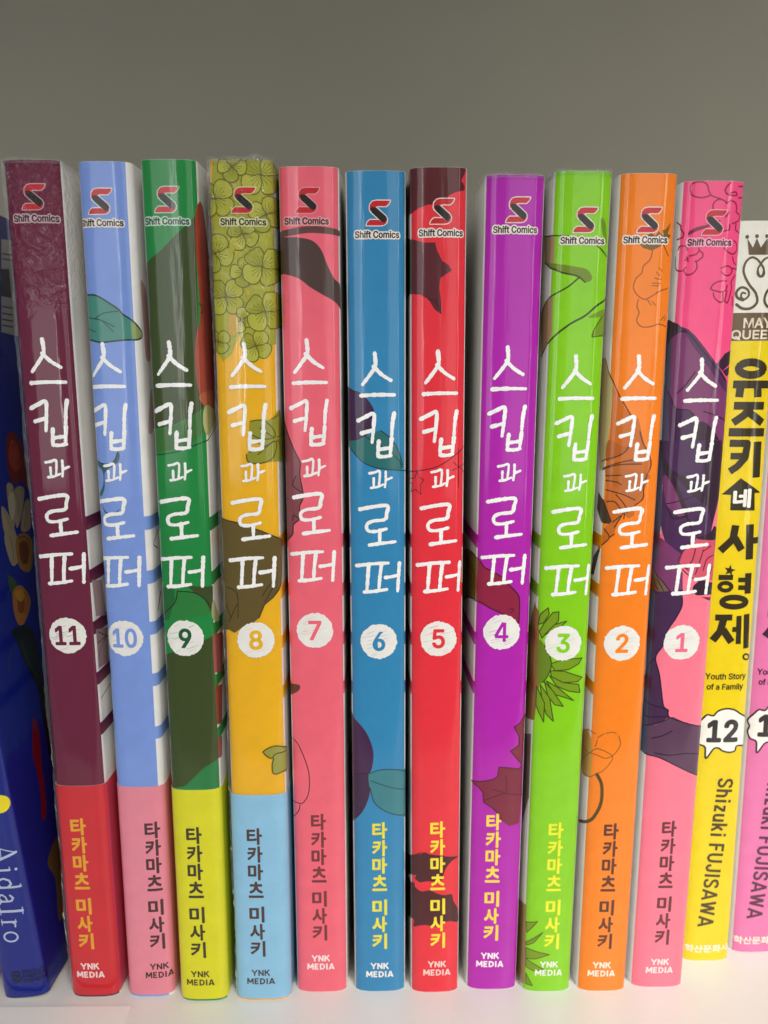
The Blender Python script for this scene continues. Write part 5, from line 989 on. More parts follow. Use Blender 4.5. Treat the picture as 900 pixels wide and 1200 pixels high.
wall = bevel_box('back_wall', -0.45, 0.45, 0.1905, 0.2025, -0.018, 0.42, plain('grey_panel', '#a8a595', 0.6, 18, 0.05, 0.00003, 700))
wall['kind'] = 'structure'
# ------------------------------------------------------------------ flat shapes (in mm, u across, v up)
def smooth_path(pts, closed, step):
    n = len(pts)
    out = []
    rng = range(n if closed else n - 1)
    for i in rng:
        p1 = pts[i]; p2 = pts[(i + 1) % n]
        p0 = pts[i - 1] if (closed or i > 0) else p1
        p3 = pts[(i + 2) % n] if (closed or i + 2 < n) else p2
        d = math.dist(p1, p2)
        k = max(1, min(12, int(d / step)))
        for j in range(k):
            t = j / k
            out.append(tuple(0.5 * (2 * b + (c - a) * t + (2 * a - 5 * b + 4 * c - d_) * t * t + (3 * b - a - 3 * c + d_) * t ** 3)
                             for a, b, c, d_ in zip(p0, p1, p2, p3)))
    if not closed: out.append(pts[-1])
    return out
def union(polys):
    vs, fs = [], []
    for p in polys:
        if len(p) < 3: continue
        area2 = sum(a[0] * c[1] - c[0] * a[1] for a, c in zip(p, p[1:] + p[:1]))
        if abs(area2) < 1e-7: continue
        if area2 < 0: p = p[::-1]
        b = len(vs)
        vs.extend(Vector(q) for q in p)
        fs.append(list(range(b, b + len(p))))
    if not fs: return [], []
    total = 0.0
    for f in fs:
        q = [vs[i] for i in f]
        total += abs(sum(a.x * c.y - c.x * a.y for a, c in zip(q, q[1:] + q[:1])))
    jig = random.Random(5)
    for attempt in range(6):
        ov, oe, of, _, _, org = delaunay_2d_cdt(vs, [], fs, 0, 1e-5)
        ov = [tuple(v) for v in ov]
        tri = [list(f) for f, o in zip(of, org) if len(o)]
        area = 0.0
        for f in tri:
            q = [ov[i] for i in f]
            area += abs(sum(a[0] * c[1] - c[0] * a[1] for a, c in zip(q, q[1:] + q[:1])))
        if area <= total * 1.002 + 1e-6: return ov, tri
        # two outlines met exactly: nudge every corner by a few micrometres and fill again
        vs = [v + Vector((jig.uniform(-0.004, 0.004), jig.uniform(-0.004, 0.004))) for v in vs]
    return ov, tri
def stroke_polys(path, w0, w1=None, rnd=None, caps=8, butt=False):
    out = []
    n = len(path)
    rad = []
    for i in range(n):
        t = i / max(1, n - 1)
        w = w0 if w1 is None else w0 + (w1 - w0) * t
        if rnd: w *= rnd.uniform(0.80, 1.12)
        rad.append(w / 2)
    for i in range(n - 1):
        a, b = path[i], path[i + 1]
        d = math.dist(a, b)
        if d < 1e-6: continue
        nx, ny = -(b[1] - a[1]) / d, (b[0] - a[0]) / d
        ra, rb = rad[i], rad[i + 1]
        out.append([(a[0] - nx * ra, a[1] - ny * ra), (b[0] - nx * rb, b[1] - ny * rb), (b[0] + nx * rb, b[1] + ny * rb), (a[0] + nx * ra, a[1] + ny * ra)])
    for i in range(n):
        if butt and i in (0, n - 1): continue
        r = rad[i] * (1.0 if not rnd else rnd.uniform(0.92, 1.04))
        k = caps if i in (0, n - 1) else 6
        o = 0.3 * i
        out.append([(path[i][0] + r * math.cos(o + 2 * math.pi * j / k), path[i][1] + r * math.sin(o + 2 * math.pi * j / k)) for j in range(k)])
    return out
TEXTS = {}
def sans_font():
    # the upright sans that ships inside Blender; its default face if that is not there
    try: return bpy.data.fonts.load(bpy.utils.system_resource('DATAFILES', path='fonts') + '/Inter.woff2')
    except Exception: return None
SANS = sans_font()
def text_polys(body, height=None, width=None, bold=0.0, squeeze=1.0):
    """tessellated type, centred on its box; bold thickens the strokes by about that many mm"""
    key = (body, height, width, bold, squeeze)
    if key in TEXTS: return TEXTS[key]
    c = bpy.data.curves.new('type', 'FONT'); c.body = body; c.resolution_u = 2
    if SANS and body.isascii(): c.font = SANS
    o = bpy.data.objects.new('type', c); COL.objects.link(o)
    dg = bpy.context.evaluated_depsgraph_get(); dg.update()
    ev = o.evaluated_get(dg); me = ev.to_mesh()
    vs = [(v.co.x, v.co.y) for v in me.vertices]
    fs = [list(p.vertices) for p in me.polygons]
    ev.to_mesh_clear(); bpy.data.objects.remove(o); bpy.data.curves.remove(c)
    x0 = min(v[0] for v in vs); x1 = max(v[0] for v in vs); y0 = min(v[1] for v in vs); y1 = max(v[1] for v in vs)
    if height: sy = (height - bold) / (y1 - y0); sx = sy * squeeze
    if width:
        sx = (width - bold) / (x1 - x0)
        if not height: sy = sx / squeeze
    vs = [((x - (x0 + x1) / 2) * sx, (y - (y0 + y1) / 2) * sy) for x, y in vs]
    polys = [[vs[i] for i in f] for f in fs]
    if bold > 0:
        nxt = {}
        for f in fs:
            for a, b in zip(f, f[1:] + f[:1]): nxt[(a, b)] = 1
        rim = {a: b for a, b in nxt if (b, a) not in nxt}
        while rim:                                   # walk each outline, drop points closer than half the added weight
            a, b = rim.popitem(); loop = [a]
            while b != loop[0]:
                loop.append(b)
                if b not in rim: break
                b = rim.pop(b)
            path = [vs[loop[0]]]
            for i in loop[1:]:
                if math.dist(vs[i], path[-1]) > bold * 0.45: path.append(vs[i])
            path.append(path[0])
            polys += stroke_polys(path, bold, caps=6)
        v2, f2 = union(polys)
        polys = [[v2[i] for i in f] for f in f2]
    TEXTS[key] = polys
    return polys
def hull(pts):
    pts = sorted(set(pts))
    def half(seq):
        h = []
        for p in seq:
            while len(h) > 1 and (h[-1][0] - h[-2][0]) * (p[1] - h[-2][1]) - (h[-1][1] - h[-2][1]) * (p[0] - h[-2][0]) <= 0: h.pop()
            h.append(p)
        return h[:-1]
    return half(pts) + half(pts[::-1])
def place(polys, at, rot=0.0, k=1.0):
    c, s = math.cos(rot), math.sin(rot)
    return [[(at[0] + k * (x * c - y * s), at[1] + k * (x * s + y * c)) for x, y in p] for p in polys]

# ------------------------------------------------------------------ a book's wrapped surface
class Wrap:
    """cross-section of a paperback: rounded spine towards -y, covers running back in +y (mm)"""
    def __init__(self, T, H, depth=128.0, back=2.6, front=1.25, n=3.1):
        self.T, self.H, self.D = T, H, depth
        side = ((depth, 0.40), (14.0, 0.40), (8.0, 0.26), (5.0, 0.12))      # the covers spread a little behind the spine
        pts = [(-T / 2 - w, y) for y, w in side]
        for i in range(41):
            t = math.sin(-math.pi / 2 + math.pi * i / 40)
            pts.append((t * T / 2, (back - front) - back * (1 - min(1, abs(t) ** n)) ** (1 / n)))
        pts += [(T / 2 + w, y) for y, w in reversed(side)]
        s = [0.0]
        for a, b in zip(pts, pts[1:]): s.append(s[-1] + math.dist(a, b))
        mid = s[24]
        self.p = pts; self.s = [x - mid for x in s]
        self.n = []
        for i in range(len(pts)):
            a = pts[max(0, i - 1)]; b = pts[min(len(pts) - 1, i + 1)]
            d = math.dist(a, b); tx, ty = (b[0] - a[0]) / d, (b[1] - a[1]) / d
            self.n.append((ty, -tx))
        self.edge = self.s[-5]
        self.n[0] = (-1, 0); self.n[-1] = (1, 0)
    def at(self, s, off):
        S = self.s
        k = 0
        while k < len(S) - 2 and s > S[k + 1]: k += 1
        w = (s - S[k]) / (S[k + 1] - S[k])
        w = max(0, min(1, w))
        a, b = self.p[k], self.p[k + 1]; na, nb = self.n[k], self.n[k + 1]
        nx, ny = na[0] + (nb[0] - na[0]) * w, na[1] + (nb[1] - na[1]) * w
        l = math.hypot(nx, ny)
        nx /= l; ny /= l
        return (a[0] + (b[0] - a[0]) * w + nx * off, a[1] + (b[1] - a[1]) * w + ny * off), (nx, ny)
    def s_at(self, frac):
        """arc length where the cross-section reaches frac of the half thickness"""
        for k in range(24, len(self.p) - 1):
            if self.p[k + 1][0] >= frac * self.T / 2:
                a, b = self.p[k][0], self.p[k + 1][0]
                return self.s[k] + (self.s[k + 1] - self.s[k]) * (frac * self.T / 2 - a) / max(1e-9, b - a)
        return self.edge
def clip_half(poly, axis, lim, keep_less):
    out = []
    n = len(poly)
    for i in range(n):
        a, b = poly[i], poly[(i + 1) % n]
        ia = (a[axis] <= lim) if keep_less else (a[axis] >= lim)
        ib = (b[axis] <= lim) if keep_less else (b[axis] >= lim)
        if ia: out.append(a)
        if ia != ib:
            t = (lim - a[axis]) / (b[axis] - a[axis])
            out.append((a[0] + (b[0] - a[0]) * t, a[1] + (b[1] - a[1]) * t))
    return out
class Print:
    """collects printed shapes and lays them on the wrap as one mesh"""
    def __init__(self, wrap, base_off):
        self.w = wrap; self.off = base_off; self.step = 0.0025
        self.v = []; self.f = []; self.n = []; self.i = []; self.mats = []; self.lid = {}
    def mat(self, m):
        if m not in self.mats: self.mats.append(m)
        return self.mats.index(m)
    def add(self, polys, m, merge=True):
        mi = self.mat(m)
        self.off += self.step
        if merge:
            vs, fs = union(polys)
            tri = [[vs[i] for i in f] for f in fs]
        else: tri = polys
        for t in tri: self._lay(t, mi)
    def _lay(self, poly, mi):
        W = self.w
        poly = clip_half(poly, 1, W.H - 0.03, True)
        if len(poly) >= 3: poly = clip_half(poly, 1, 0.03, False)
        if len(poly) < 3: return
        lo = min(p[0] for p in poly); hi = max(p[0] for p in poly)
        rest = poly
        for b in W.s[1:-1]:
            if b <= lo + 1e-6: continue
            if b >= hi - 1e-6: break
            self._emit(clip_half(rest, 0, b, True), mi)
            rest = clip_half(rest, 0, b, False)
        self._emit(rest, mi)
    def _emit(self, poly, mi):
        if len(poly) < 3: return
        a = 0
        for i in range(len(poly)):
            p, q = poly[i], poly[(i + 1) % len(poly)]
            a += p[0] * q[1] - q[0] * p[1]
        if abs(a) < 1e-7: return
        if a < 0: poly = poly[::-1]
        b = len(self.v)
        for s, z in poly:
            (x, y), (nx, ny) = self.w.at(s, self.off)
            self.v.append((x * MM, y * MM, z * MM)); self.n.append((nx, ny, 0))
        self.f.append(list(range(b, b + len(poly)))); self.i.append(mi)
    def build(self, name, parent):
        if not self.f: return None
        return mesh_object(name, self.v, self.f, self.mats, parent, self.i, self.n)

def shell(pr, W, m, z0, z1, off, thick, inner, s0=None, s1=None):
    """bent sheet following the wrap: outer face, inner face and the rims"""
    ss = [x for x in W.s if (s0 is None or x > s0) and (s1 is None or x < s1)]
    if s0 is not None: ss = [s0] + ss
    if s1 is not None: ss = ss + [s1]
    mi = pr.mat(m); ii = pr.mat(inner)
    def row(o, z, flip):
        b = len(pr.v)
        for s in ss:
            (x, y), (nx, ny) = W.at(s, o)
            pr.v.append((x * MM, y * MM, z * MM)); pr.n.append((-nx, -ny, 0) if flip else (nx, ny, 0))
        return b
    k = len(ss)
    a0, a1 = row(off, z0, False), row(off, z1, False)
    b0, b1 = row(off - thick, z0, True), row(off - thick, z1, True)
    for j in range(k - 1):
        pr.f.append([a0 + j, a0 + j + 1, a1 + j + 1, a1 + j]); pr.i.append(mi)
        pr.f.append([b0 + j, b1 + j, b1 + j + 1, b0 + j + 1]); pr.i.append(ii)
    for (p, q, z, nz) in ((a1, b1, z1, 1), (b0, a0, z0, -1)):
        base = len(pr.v)
        for src in (p, q):
            for j in range(k):
                pr.v.append(pr.v[src + j]); pr.n.append((0, 0, nz))
        for j in range(k - 1):
            pr.f.append([base + j, base + j + 1, base + k + j + 1, base + k + j]); pr.i.append(ii)
    for j in (0, k - 1):
        base = len(pr.v)
        for src in (a0, a1, b1, b0):
            pr.v.append(pr.v[src + j]); pr.n.append((0, 1, 0))
        pr.f.append([base, base + 1, base + 2, base + 3]); pr.i.append(ii)

def page_block(W, parent, H):
    T = W.T
    v, f = [], []
    prof = [(-T / 2 + 0.55, W.D - 1.5), (-T / 2 + 0.55, 2.6), (-T / 2 + 1.6, 1.2), (-T / 4, 0.1), (0, -0.25), (T / 4, 0.1), (T / 2 - 1.6, 1.2), (T / 2 - 0.55, 2.6), (T / 2 - 0.55, W.D - 1.5)]
    n = len(prof)
    for z in (0.8, H - 1.6):
        for x, y in prof: v.append((x * MM, y * MM, z * MM))
    for j in range(n): f.append([j, (j + 1) % n, n + (j + 1) % n, n + j])
    f.append(list(range(n))[::-1]); f.append(list(range(n, 2 * n)))
    return mesh_object('page_block', v, f, [PAGES], parent)
def film_lip(W, parent, seed, rise=0.9, down=0.7):
    """the crimped end of a clear film sleeve standing over the top edge"""
    rnd = random.Random(seed)
    v, f = [], []
    ss = []
    x = -W.edge - 10
    while x < W.edge + 10:
        ss.append(x); x += 0.30
    rows = 7
    for r in range(rows):
        t = r / (rows - 1)
        for s in ss:
            o = 0.28 + rnd.uniform(-0.05, 0.12) * t * 2 - 0.5 * max(0, t - 0.6)
            (px, py), _ = W.at(s, o)
            z = W.H - down + (down + rise * (0.6 + 0.5 * math.sin(s * 0.9 + seed) * math.sin(s * 0.37 + 2 * seed))) * t
            v.append((px * MM, py * MM, z * MM))
    k = len(ss)
    for r in range(rows - 1):
        for j in range(k - 1): f.append([r * k + j, r * k + j + 1, (r + 1) * k + j + 1, (r + 1) * k + j])
    return mesh_object('plastic_wrap', v, f, [FILM], parent)

def film_seam(W, parent, seed):
    """the welded edge of the film sleeve, a narrow crinkled fin down the left corner"""
    rnd = random.Random(seed)
    v, f = [], []
    s0 = -W.s_at(0.97)
    n = 150
    for j in range(n + 1):
        z = 1.0 + (W.H + 0.4 - 1.0) * j / n
        o = 0.55 + 0.25 * math.sin(j * 0.21 + seed) * math.sin(j * 0.083) + rnd.uniform(-0.12, 0.12)
        for k in range(4):
            (x, y), _ = W.at(s0 + rnd.uniform(-0.03, 0.03) * k, 0.10 + o * k / 3)
            v.append((x * MM, y * MM, z * MM))
    for j in range(n):
        for k in range(3): f.append([j * 4 + k, j * 4 + k + 1, j * 4 + k + 5, j * 4 + k + 4])
    return mesh_object('plastic_seam', v, f, [FILM], parent)

def book_root(key, label):
    b = BOOKS[key]
    o = bpy.data.objects.new('comic_book', None)
    o.empty_display_size = 0.01
    COL.objects.link(o)
    l = math.radians(b['lean'])
    drop = b['T'] / 2 * abs(math.sin(l))
    o.location = (b['x'] * MM, b['y'] * MM, (drop + 0.02) * MM)
    o.rotation_euler = (0, l, 0)
    o['label'] = label
    o['category'] = 'comic book'
    o['group'] = 'comic books standing in a row on the shelf'
    return o, b

RED, BLACK = '#c8202c', '#241a1a'
def S_mark():
    top = [(-10, -5), (-9.5, -9.5), (-6.5, -13), (-2, -14), (14.5, -14), (12.5, -10), (9.5, -7.5), (0.5, -7.6), (-2.5, -6.6), (-9, -1.5)]
    mid = [(-9.2, -5.8), (-6.5, -7), (-2, -6.2), (9.5, 3.6), (11, 7), (7.5, 11), (4.2, 9.8), (-7.6, -0.6)]
    bot = [(-14, 14), (-12.5, 10.2), (-9.5, 7.6), (1, 7.6), (4, 9.6), (7.5, 11), (10.8, 7.4), (10, 11), (7, 13.4), (3, 14)]
    k = 0.172
    return [[(x * k, -y * k) for x, y in p] for p in (top, mid, bot)]
def outlined(polys, w):
    out = list(polys)
    for p in polys: out += stroke_polys(p + p[:1], w, caps=6)
    return out
def logo_text_halo():
    """a soft-cornered white surround hugging each letter"""
    if 'halo' not in TEXTS:
        cells = {}
        for p in text_polys('Shift Comics', height=1.46, width=9.1, bold=0.13):
            for x, y in p: cells.setdefault(int((x + 20) / 0.55), []).append((x, y))
        out = []
        for q in cells.values():
            ring = [(x + 0.25 * math.cos(k * math.pi / 4), y + 0.25 * math.sin(k * math.pi / 4)) for x, y in q for k in range(8)]
            out.append(hull(ring))
        TEXTS['halo'] = out
    return TEXTS['halo']

# name, spine colour, lettering colours ... for the eleven matching volumes
SERIES = [
 # key, spine, author, publisher, numeral, stripe side/colour tops, label
 ('11', '#6b1c3a', '#e6a52c', '#f0d8d8', ('#cf2730', '#d24a63', 54.9), [117, 105.2, 93.4, 81.6, 69.6], 'maroon comic book with a red lower band, numbered 11 in its white circle'),
 ('10', '#7d9be0', '#4f2b2e', '#4f2b2e', ('#e8889a', '#e8889a', 54.6), [117.2, 105.2, 93.6, 81.6, 69.0], 'pale blue comic book with a green leaf and pink lower band, numbered 10'),
 ('9', '#15883c', '#3d3518', '#4a3d14', ('#dcd816', '#dcd816', 54.6), [117.2, 105.2, 93.6, 81.6, 69.0], 'green comic book with dark watermelon rind and yellow lower band, numbered 9'),
 ('8', '#f0b416', '#4a3634', '#4a4444', ('#8cc2e2', '#8cc2e2', 53.3), [113, 101.9, 90.6, 79], 'yellow comic book with olive blossoms and light blue lower band, numbered 8'),
 ('7', '#f26678', '#7a3234', '#f7e6e2', None, [113, 101.9, 90.6, 79], 'salmon pink comic book with a brown leaf near the top, numbered 7'),
 ('6', '#2f87b8', '#e8e03e', '#eef0ea', None, [113, 101.9, 90.6, 79], 'blue comic book with purple pansy petals and teal leaves, numbered 6'),
 ('5', '#ea2e3c', '#ffe23a', '#f6d2c8', None, [113, 101.9, 90.6, 79], 'red comic book with dark maroon leaves at top and bottom, numbered 5'),
 ('4', '#b41cae', '#ffd84a', '#f8ecf2', None, [112.7, 101.7, 90.4, 78.7], 'purple comic book with crimson petal and maple leaf, numbered 4'),
 ('3', '#86d00c', '#eef02c', '#eef4dc', None, [112.7, 101.7, 90.4, 78.7], 'lime green comic book with olive sunflower petals, numbered 3'),
 ('2', '#fb8418', '#5a2a14', '#f8ecd8', None, [112.7, 101.7, 90.4, 78.7], 'orange comic book with wrinkled petals and curved stem, numbered 2'),
 ('1', '#ff7a90', '#6a2430', '#fbe6e2', None, [112.7, 101.7, 90.4, 78.7], 'pink comic book with outlined blossoms and purple cloth folds, numbered 1'),
]
AUTHOR_TOP, AUTHOR = '타카마츠', '미사키'
BLOCK = {
    'Y': (1.1, [[(0, 1), (0.5, 0.45)], [(1, 1), (0.5, 0.45)], [(0.5, 0.5), (0.5, 0)]]),
    'N': (1.0, [[(0.08, 0), (0.08, 1)], [(0.08, 0.95), (0.92, 0.05)], [(0.92, 0), (0.92, 1)]]),
    'K': (1.0, [[(0.08, 0), (0.08, 1)], [(0.95, 1), (0.12, 0.45)], [(0.4, 0.62), (1.0, 0)]]),
    'M': (1.3, [[(0.06, 0), (0.1, 1)], [(0.12, 0.95), (0.5, 0.25)], [(0.5, 0.25), (0.88, 0.95)], [(0.9, 1), (0.94, 0)]]),
    'E': (0.85, [[(0.1, 0), (0.1, 1)], [(0, 0.9), (0.95, 0.9)], [(0.1, 0.5), (0.85, 0.5)], [(0, 0.1), (0.95, 0.1)]]),
    'D': (1.05, [[(0.1, 0), (0.1, 1)], [(0, 0.9), (0.5, 0.9), (0.85, 0.72), (0.92, 0.5), (0.85, 0.28), (0.5, 0.1), (0, 0.1)]]),
    'I': (0.32, [[(0.5, 0), (0.5, 1)]]),
    'A': (1.15, [[(0.04, 0), (0.5, 1)], [(0.96, 0), (0.5, 1)], [(0.2, 0.27), (0.8, 0.27)]]),
}
BLOCK.update({
    'S': (0.92, [[(0.95, 0.74), (0.86, 0.88), (0.52, 0.93), (0.18, 0.86), (0.10, 0.72), (0.22, 0.57), (0.55, 0.49), (0.84, 0.40), (0.92, 0.25), (0.80, 0.12), (0.48, 0.07), (0.15, 0.12), (0.04, 0.28)]]),
    'h': (0.80, [[(0.12, 0), (0.12, 1)], [(0.12, 0.52), (0.3, 0.66), (0.62, 0.66), (0.86, 0.55), (0.88, 0.4), (0.88, 0)]]),
    'i': (0.34, [[(0.5, 0), (0.5, 0.72)], [(0.5, 0.84), (0.5, 1)]]),
    'z': (0.74, [[(0.03, 0.65), (0.97, 0.65)], [(0.85, 0.62), (0.14, 0.1)], [(0.02, 0.07), (0.98, 0.07)]]),
    'u': (0.80, [[(0.12, 0.72), (0.12, 0.3), (0.16, 0.13), (0.4, 0.06), (0.68, 0.08), (0.88, 0.22)], [(0.88, 0.72), (0.88, 0)]]),
    'k': (0.78, [[(0.12, 0), (0.12, 1)], [(0.88, 0.72), (0.2, 0.28)], [(0.42, 0.45), (0.95, 0)]]),
    'F': (0.82, [[(0.12, 0), (0.12, 1)], [(0, 0.92), (0.98, 0.92)], [(0.12, 0.5), (0.88, 0.5)]]),
    'U': (0.98, [[(0.10, 1), (0.10, 0.36), (0.18, 0.16), (0.5, 0.06), (0.82, 0.16), (0.90, 0.36), (0.90, 1)]]),
    'J': (0.82, [[(0.86, 1), (0.86, 0.3), (0.76, 0.13), (0.46, 0.06), (0.16, 0.15), (0.08, 0.34)]]),
    'W': (1.45, [[(0.03, 1), (0.26, 0.04)], [(0.26, 0.04), (0.5, 0.94)], [(0.5, 0.94), (0.74, 0.04)], [(0.74, 0.04), (0.97, 1)]]),
    ' ': (0.30, []),
    '4': (1.0, [[(0.62, 1), (0.03, 0.28)], [(0, 0.27), (1.0, 0.27)], [(0.70, 1), (0.70, 0)]]),
})
BLOCK['Z'] = BLOCK['z']
def block_letters(word, w, h, weight, gap=0.34):
    """heavy square capitals, centred"""
    out, x = [], 0.0
    for ch in word:
        adv, strokes = BLOCK[ch]
        for q in strokes: out += stroke_polys([(x + a * adv * w, (b - 0.5) * h) for a, b in q], weight, butt=True)
        x += adv * w + gap
    return [[(a - (x - gap) / 2, b) for a, b in p] for p in out]
def author_polys(p0, p1):
    """column of seven syllables between the two points, a gap before the fifth"""
    out = []
    H = p0[1] - p1[1]
    pitch = H / 7.42
    y = 0.0
    for k, ch in enumerate(AUTHOR_TOP + AUTHOR):
        if k == 4: y += 0.42 * pitch
        t = (y + pitch / 2) / H
        out += place(text_polys(ch, height=4.2, width=3.5, bold=0.30), (p0[0] + (p1[0] - p0[0]) * t, p0[1] - H * t), 0.0, pitch * 0.93 / 4.2)
        y += pitch
    return out
def circle(c, r, n=24, jag=0.0, rnd=None):
    return [(c[0] + r * (1 + (rnd.uniform(-jag, jag) if rnd else 0)) * math.cos(2 * math.pi * i / n), c[1] + r * (1 + (rnd.uniform(-jag, jag) if rnd else 0)) * math.sin(2 * math.pi * i / n)) for i in range(n)]
def add_art(pr, items, film):
    run, col = [], None
    def flush():
        if run: pr.add(list(run), ink(col, film))
        run.clear()
    for kind, c, sm, w, pts in items:
        c = tint(c, '#000000', 0.10 if kind == 'f' else 0.12)
        if kind == 'f':
            flush(); col = None
            pr.add([smooth_path(pts, True, 0.45) if sm else pts], ink(c, film))
        else:
            if c != col: flush(); col = c
            path = smooth_path(pts, False, 0.4) if sm else pts
            run.extend(stroke_polys(path, w * 1.6, caps=6))
    flush()
def tint(a, b, t):
    ca = [int(a[i:i + 2], 16) for i in (1, 3, 5)]; cb = [int(b[i:i + 2], 16) for i in (1, 3, 5)]
    return '#' + ''.join('%02x' % int(x + (y - x) * t) for x, y in zip(ca, cb))

def series_volume(key, spine, author, publisher, band, stripes, label):
    rnd = random.Random(int(key) * 7 + 1)
    root, b = book_root(key, label)
    d = PRINT[key]
    W = Wrap(b['T'], b['H'])
    film = key in ('11', '8')
    page_block(W, root, b['H'])
    cov = Print(W, 0.0)
    shell(cov, W, ink(WHITE, film), 0.0, b['H'], 0.0, 0.35, ink(WHITE))
    e = W.s_at(0.955)
    er = d.get('panel', e)                           # where the spine colour stops on the right
    cov.add([[(-e, -1), (er, -1), (er, 200), (-e, 200)]], ink(spine, film), False)
    bars = []
    for z in stripes:
        for sg in (-1, 1):
            a, c = sorted((sg * ((er if sg > 0 else e) + 0.002), sg * (e + 42)))
            bars.append([(a, z - 3.0), (c, z - 3.0), (c, z), (a, z)])
    cov.add(bars, ink(spine, film), False)
    if key == '1':   # deeper pink above, lighter below
        cov.add([[(-e, 128), (e, 128), (e, 200), (-e, 200)]], ink('#fb4f86', film), False)
    cov.step = 0.0014                                # many thin inks over one another
    add_art(cov, d['art'], film)
    cov.step = 0.0025
    cov.build('cover', root)
    # title written by hand down the spine
    t = Print(W, 1.2)
    s0, v0, k = d['title']
    polys = []
    for q, st in enumerate(TITLE):
        path = [(s0 + x, v0 + y * k) for x, y in st]
        thin = 0.68 if 10 <= q <= 14 else 1.0            # the third syllable is written small
        polys += stroke_polys(smooth_path(path, False, 0.35), 0.92 * thin, 0.72 * thin, rnd)
    t.off = 0.9
    t.off = cov.off + 0.02
    t.add(polys, ink('#faf9f6', film))
    t.build('title_lettering', root)
    # brushed number badge
    g = Print(W, cov.off + 0.012)
    c = d['badge']
    g.add([circle(c, 4.05, 56, 0.035, rnd)], ink('#efede6', film))
    scr = []
    for q in range(11):
        y = rnd.uniform(-3.2, 3.2); half = math.sqrt(max(0.1, 12.5 - y * y)) * rnd.uniform(0.25, 0.5); x = rnd.choice((-1, 1)) * rnd.uniform(0.8, 2.0)
        x0, x1 = max(x - half, -3.6), min(x + half, 3.6)
        if abs(y) > 2.3: x0, x1 = max(x0, -2.2), min(x1, 2.2)
        scr += stroke_polys([(c[0] + x0, c[1] + y - 0.3), (c[0] + (x0 + x1) / 2, c[1] + y), (c[0] + x1, c[1] + y + 0.35)], 0.09, 0.05, caps=4)
    g.add(scr, ink(tint('#efede6', spine, 0.45), film))
    bo = g.build('number_badge', root)
    nm = Print(W, g.off + 0.01)
    num_col = {'1': '#f0708c', '9': '#155c30'}.get(key, spine)
    nm.add(place(block_letters('4', 3.0, 4.5, 0.72) if key == '4' else text_polys(key, height=4.5, bold=0.34, squeeze=0.95 if len(key) == 1 else 0.82), c), ink(num_col, film), key == '4')
    nm.build('numeral', bo)
    # publisher mark at the head
    lg = Print(W, cov.off + 0.012)
    sm = S_mark()
    L0 = d['logo']
    halo = place(outlined(sm, 0.36), L0) + place(logo_text_halo(), d['logotext'])
    lg.add(halo, ink({'11': '#c9a5ac', '7': '#e8a0a4', '9': '#b8dcc0', '8': '#d8d8a0', '1': '#f8a8c0'}.get(key, '#f0e6da'), film))
    lg.add(place(sm[:1] + sm[2:], L0), ink(RED, film))
    lg.add(place(sm[1:2], L0), ink(BLACK, film))
    lg.add(place(text_polys('Shift Comics', height=1.46, width=9.1, bold=0.13), d['logotext']), ink(BLACK, film), False)
    lg.build('publisher_logo', root)
    # lower paper band, author, publisher name
    holder, off = root, cov.off + 0.012
    if band:
        bc, sc, z = band
        pb = Print(W, 0.0)
        shell(pb, W, ink(bc), 0.6, z, cov.off + 0.13, 0.08, ink('#e8e4dc'), -W.edge - 60, W.edge + 60)
        pb.off = cov.off + 0.133
        if sc != bc: pb.add([[(e, 0.7), (W.edge + 59, 0.7), (W.edge + 59, z - 0.1), (e, z - 0.1)]], ink(sc), False)
        holder = pb.build('paper_band', root)
        off = pb.off + 0.01
    au = Print(W, off)
    au.add(author_polys(*d['author']), ink(author), False)
    au.build('author_lettering', holder)
    pu = Print(W, off)
    x, z = d['pub']
    pp = place(block_letters('YNK', 1.12, 1.62, 0.36), (x, z + 1.12)) + place(block_letters('MEDIA', 1.08, 1.62, 0.36), (x, z - 1.12))
    pu.add(pp, ink(publisher))
    pu.build('publisher_lettering', holder)
    if key in ('11', '8', '4', '3'): film_lip(W, root, int(key), 0.5 if key != '8' else 0.9)
    if film: film_seam(W, root, int(key))
    return root
for row in SERIES: series_volume(*row)

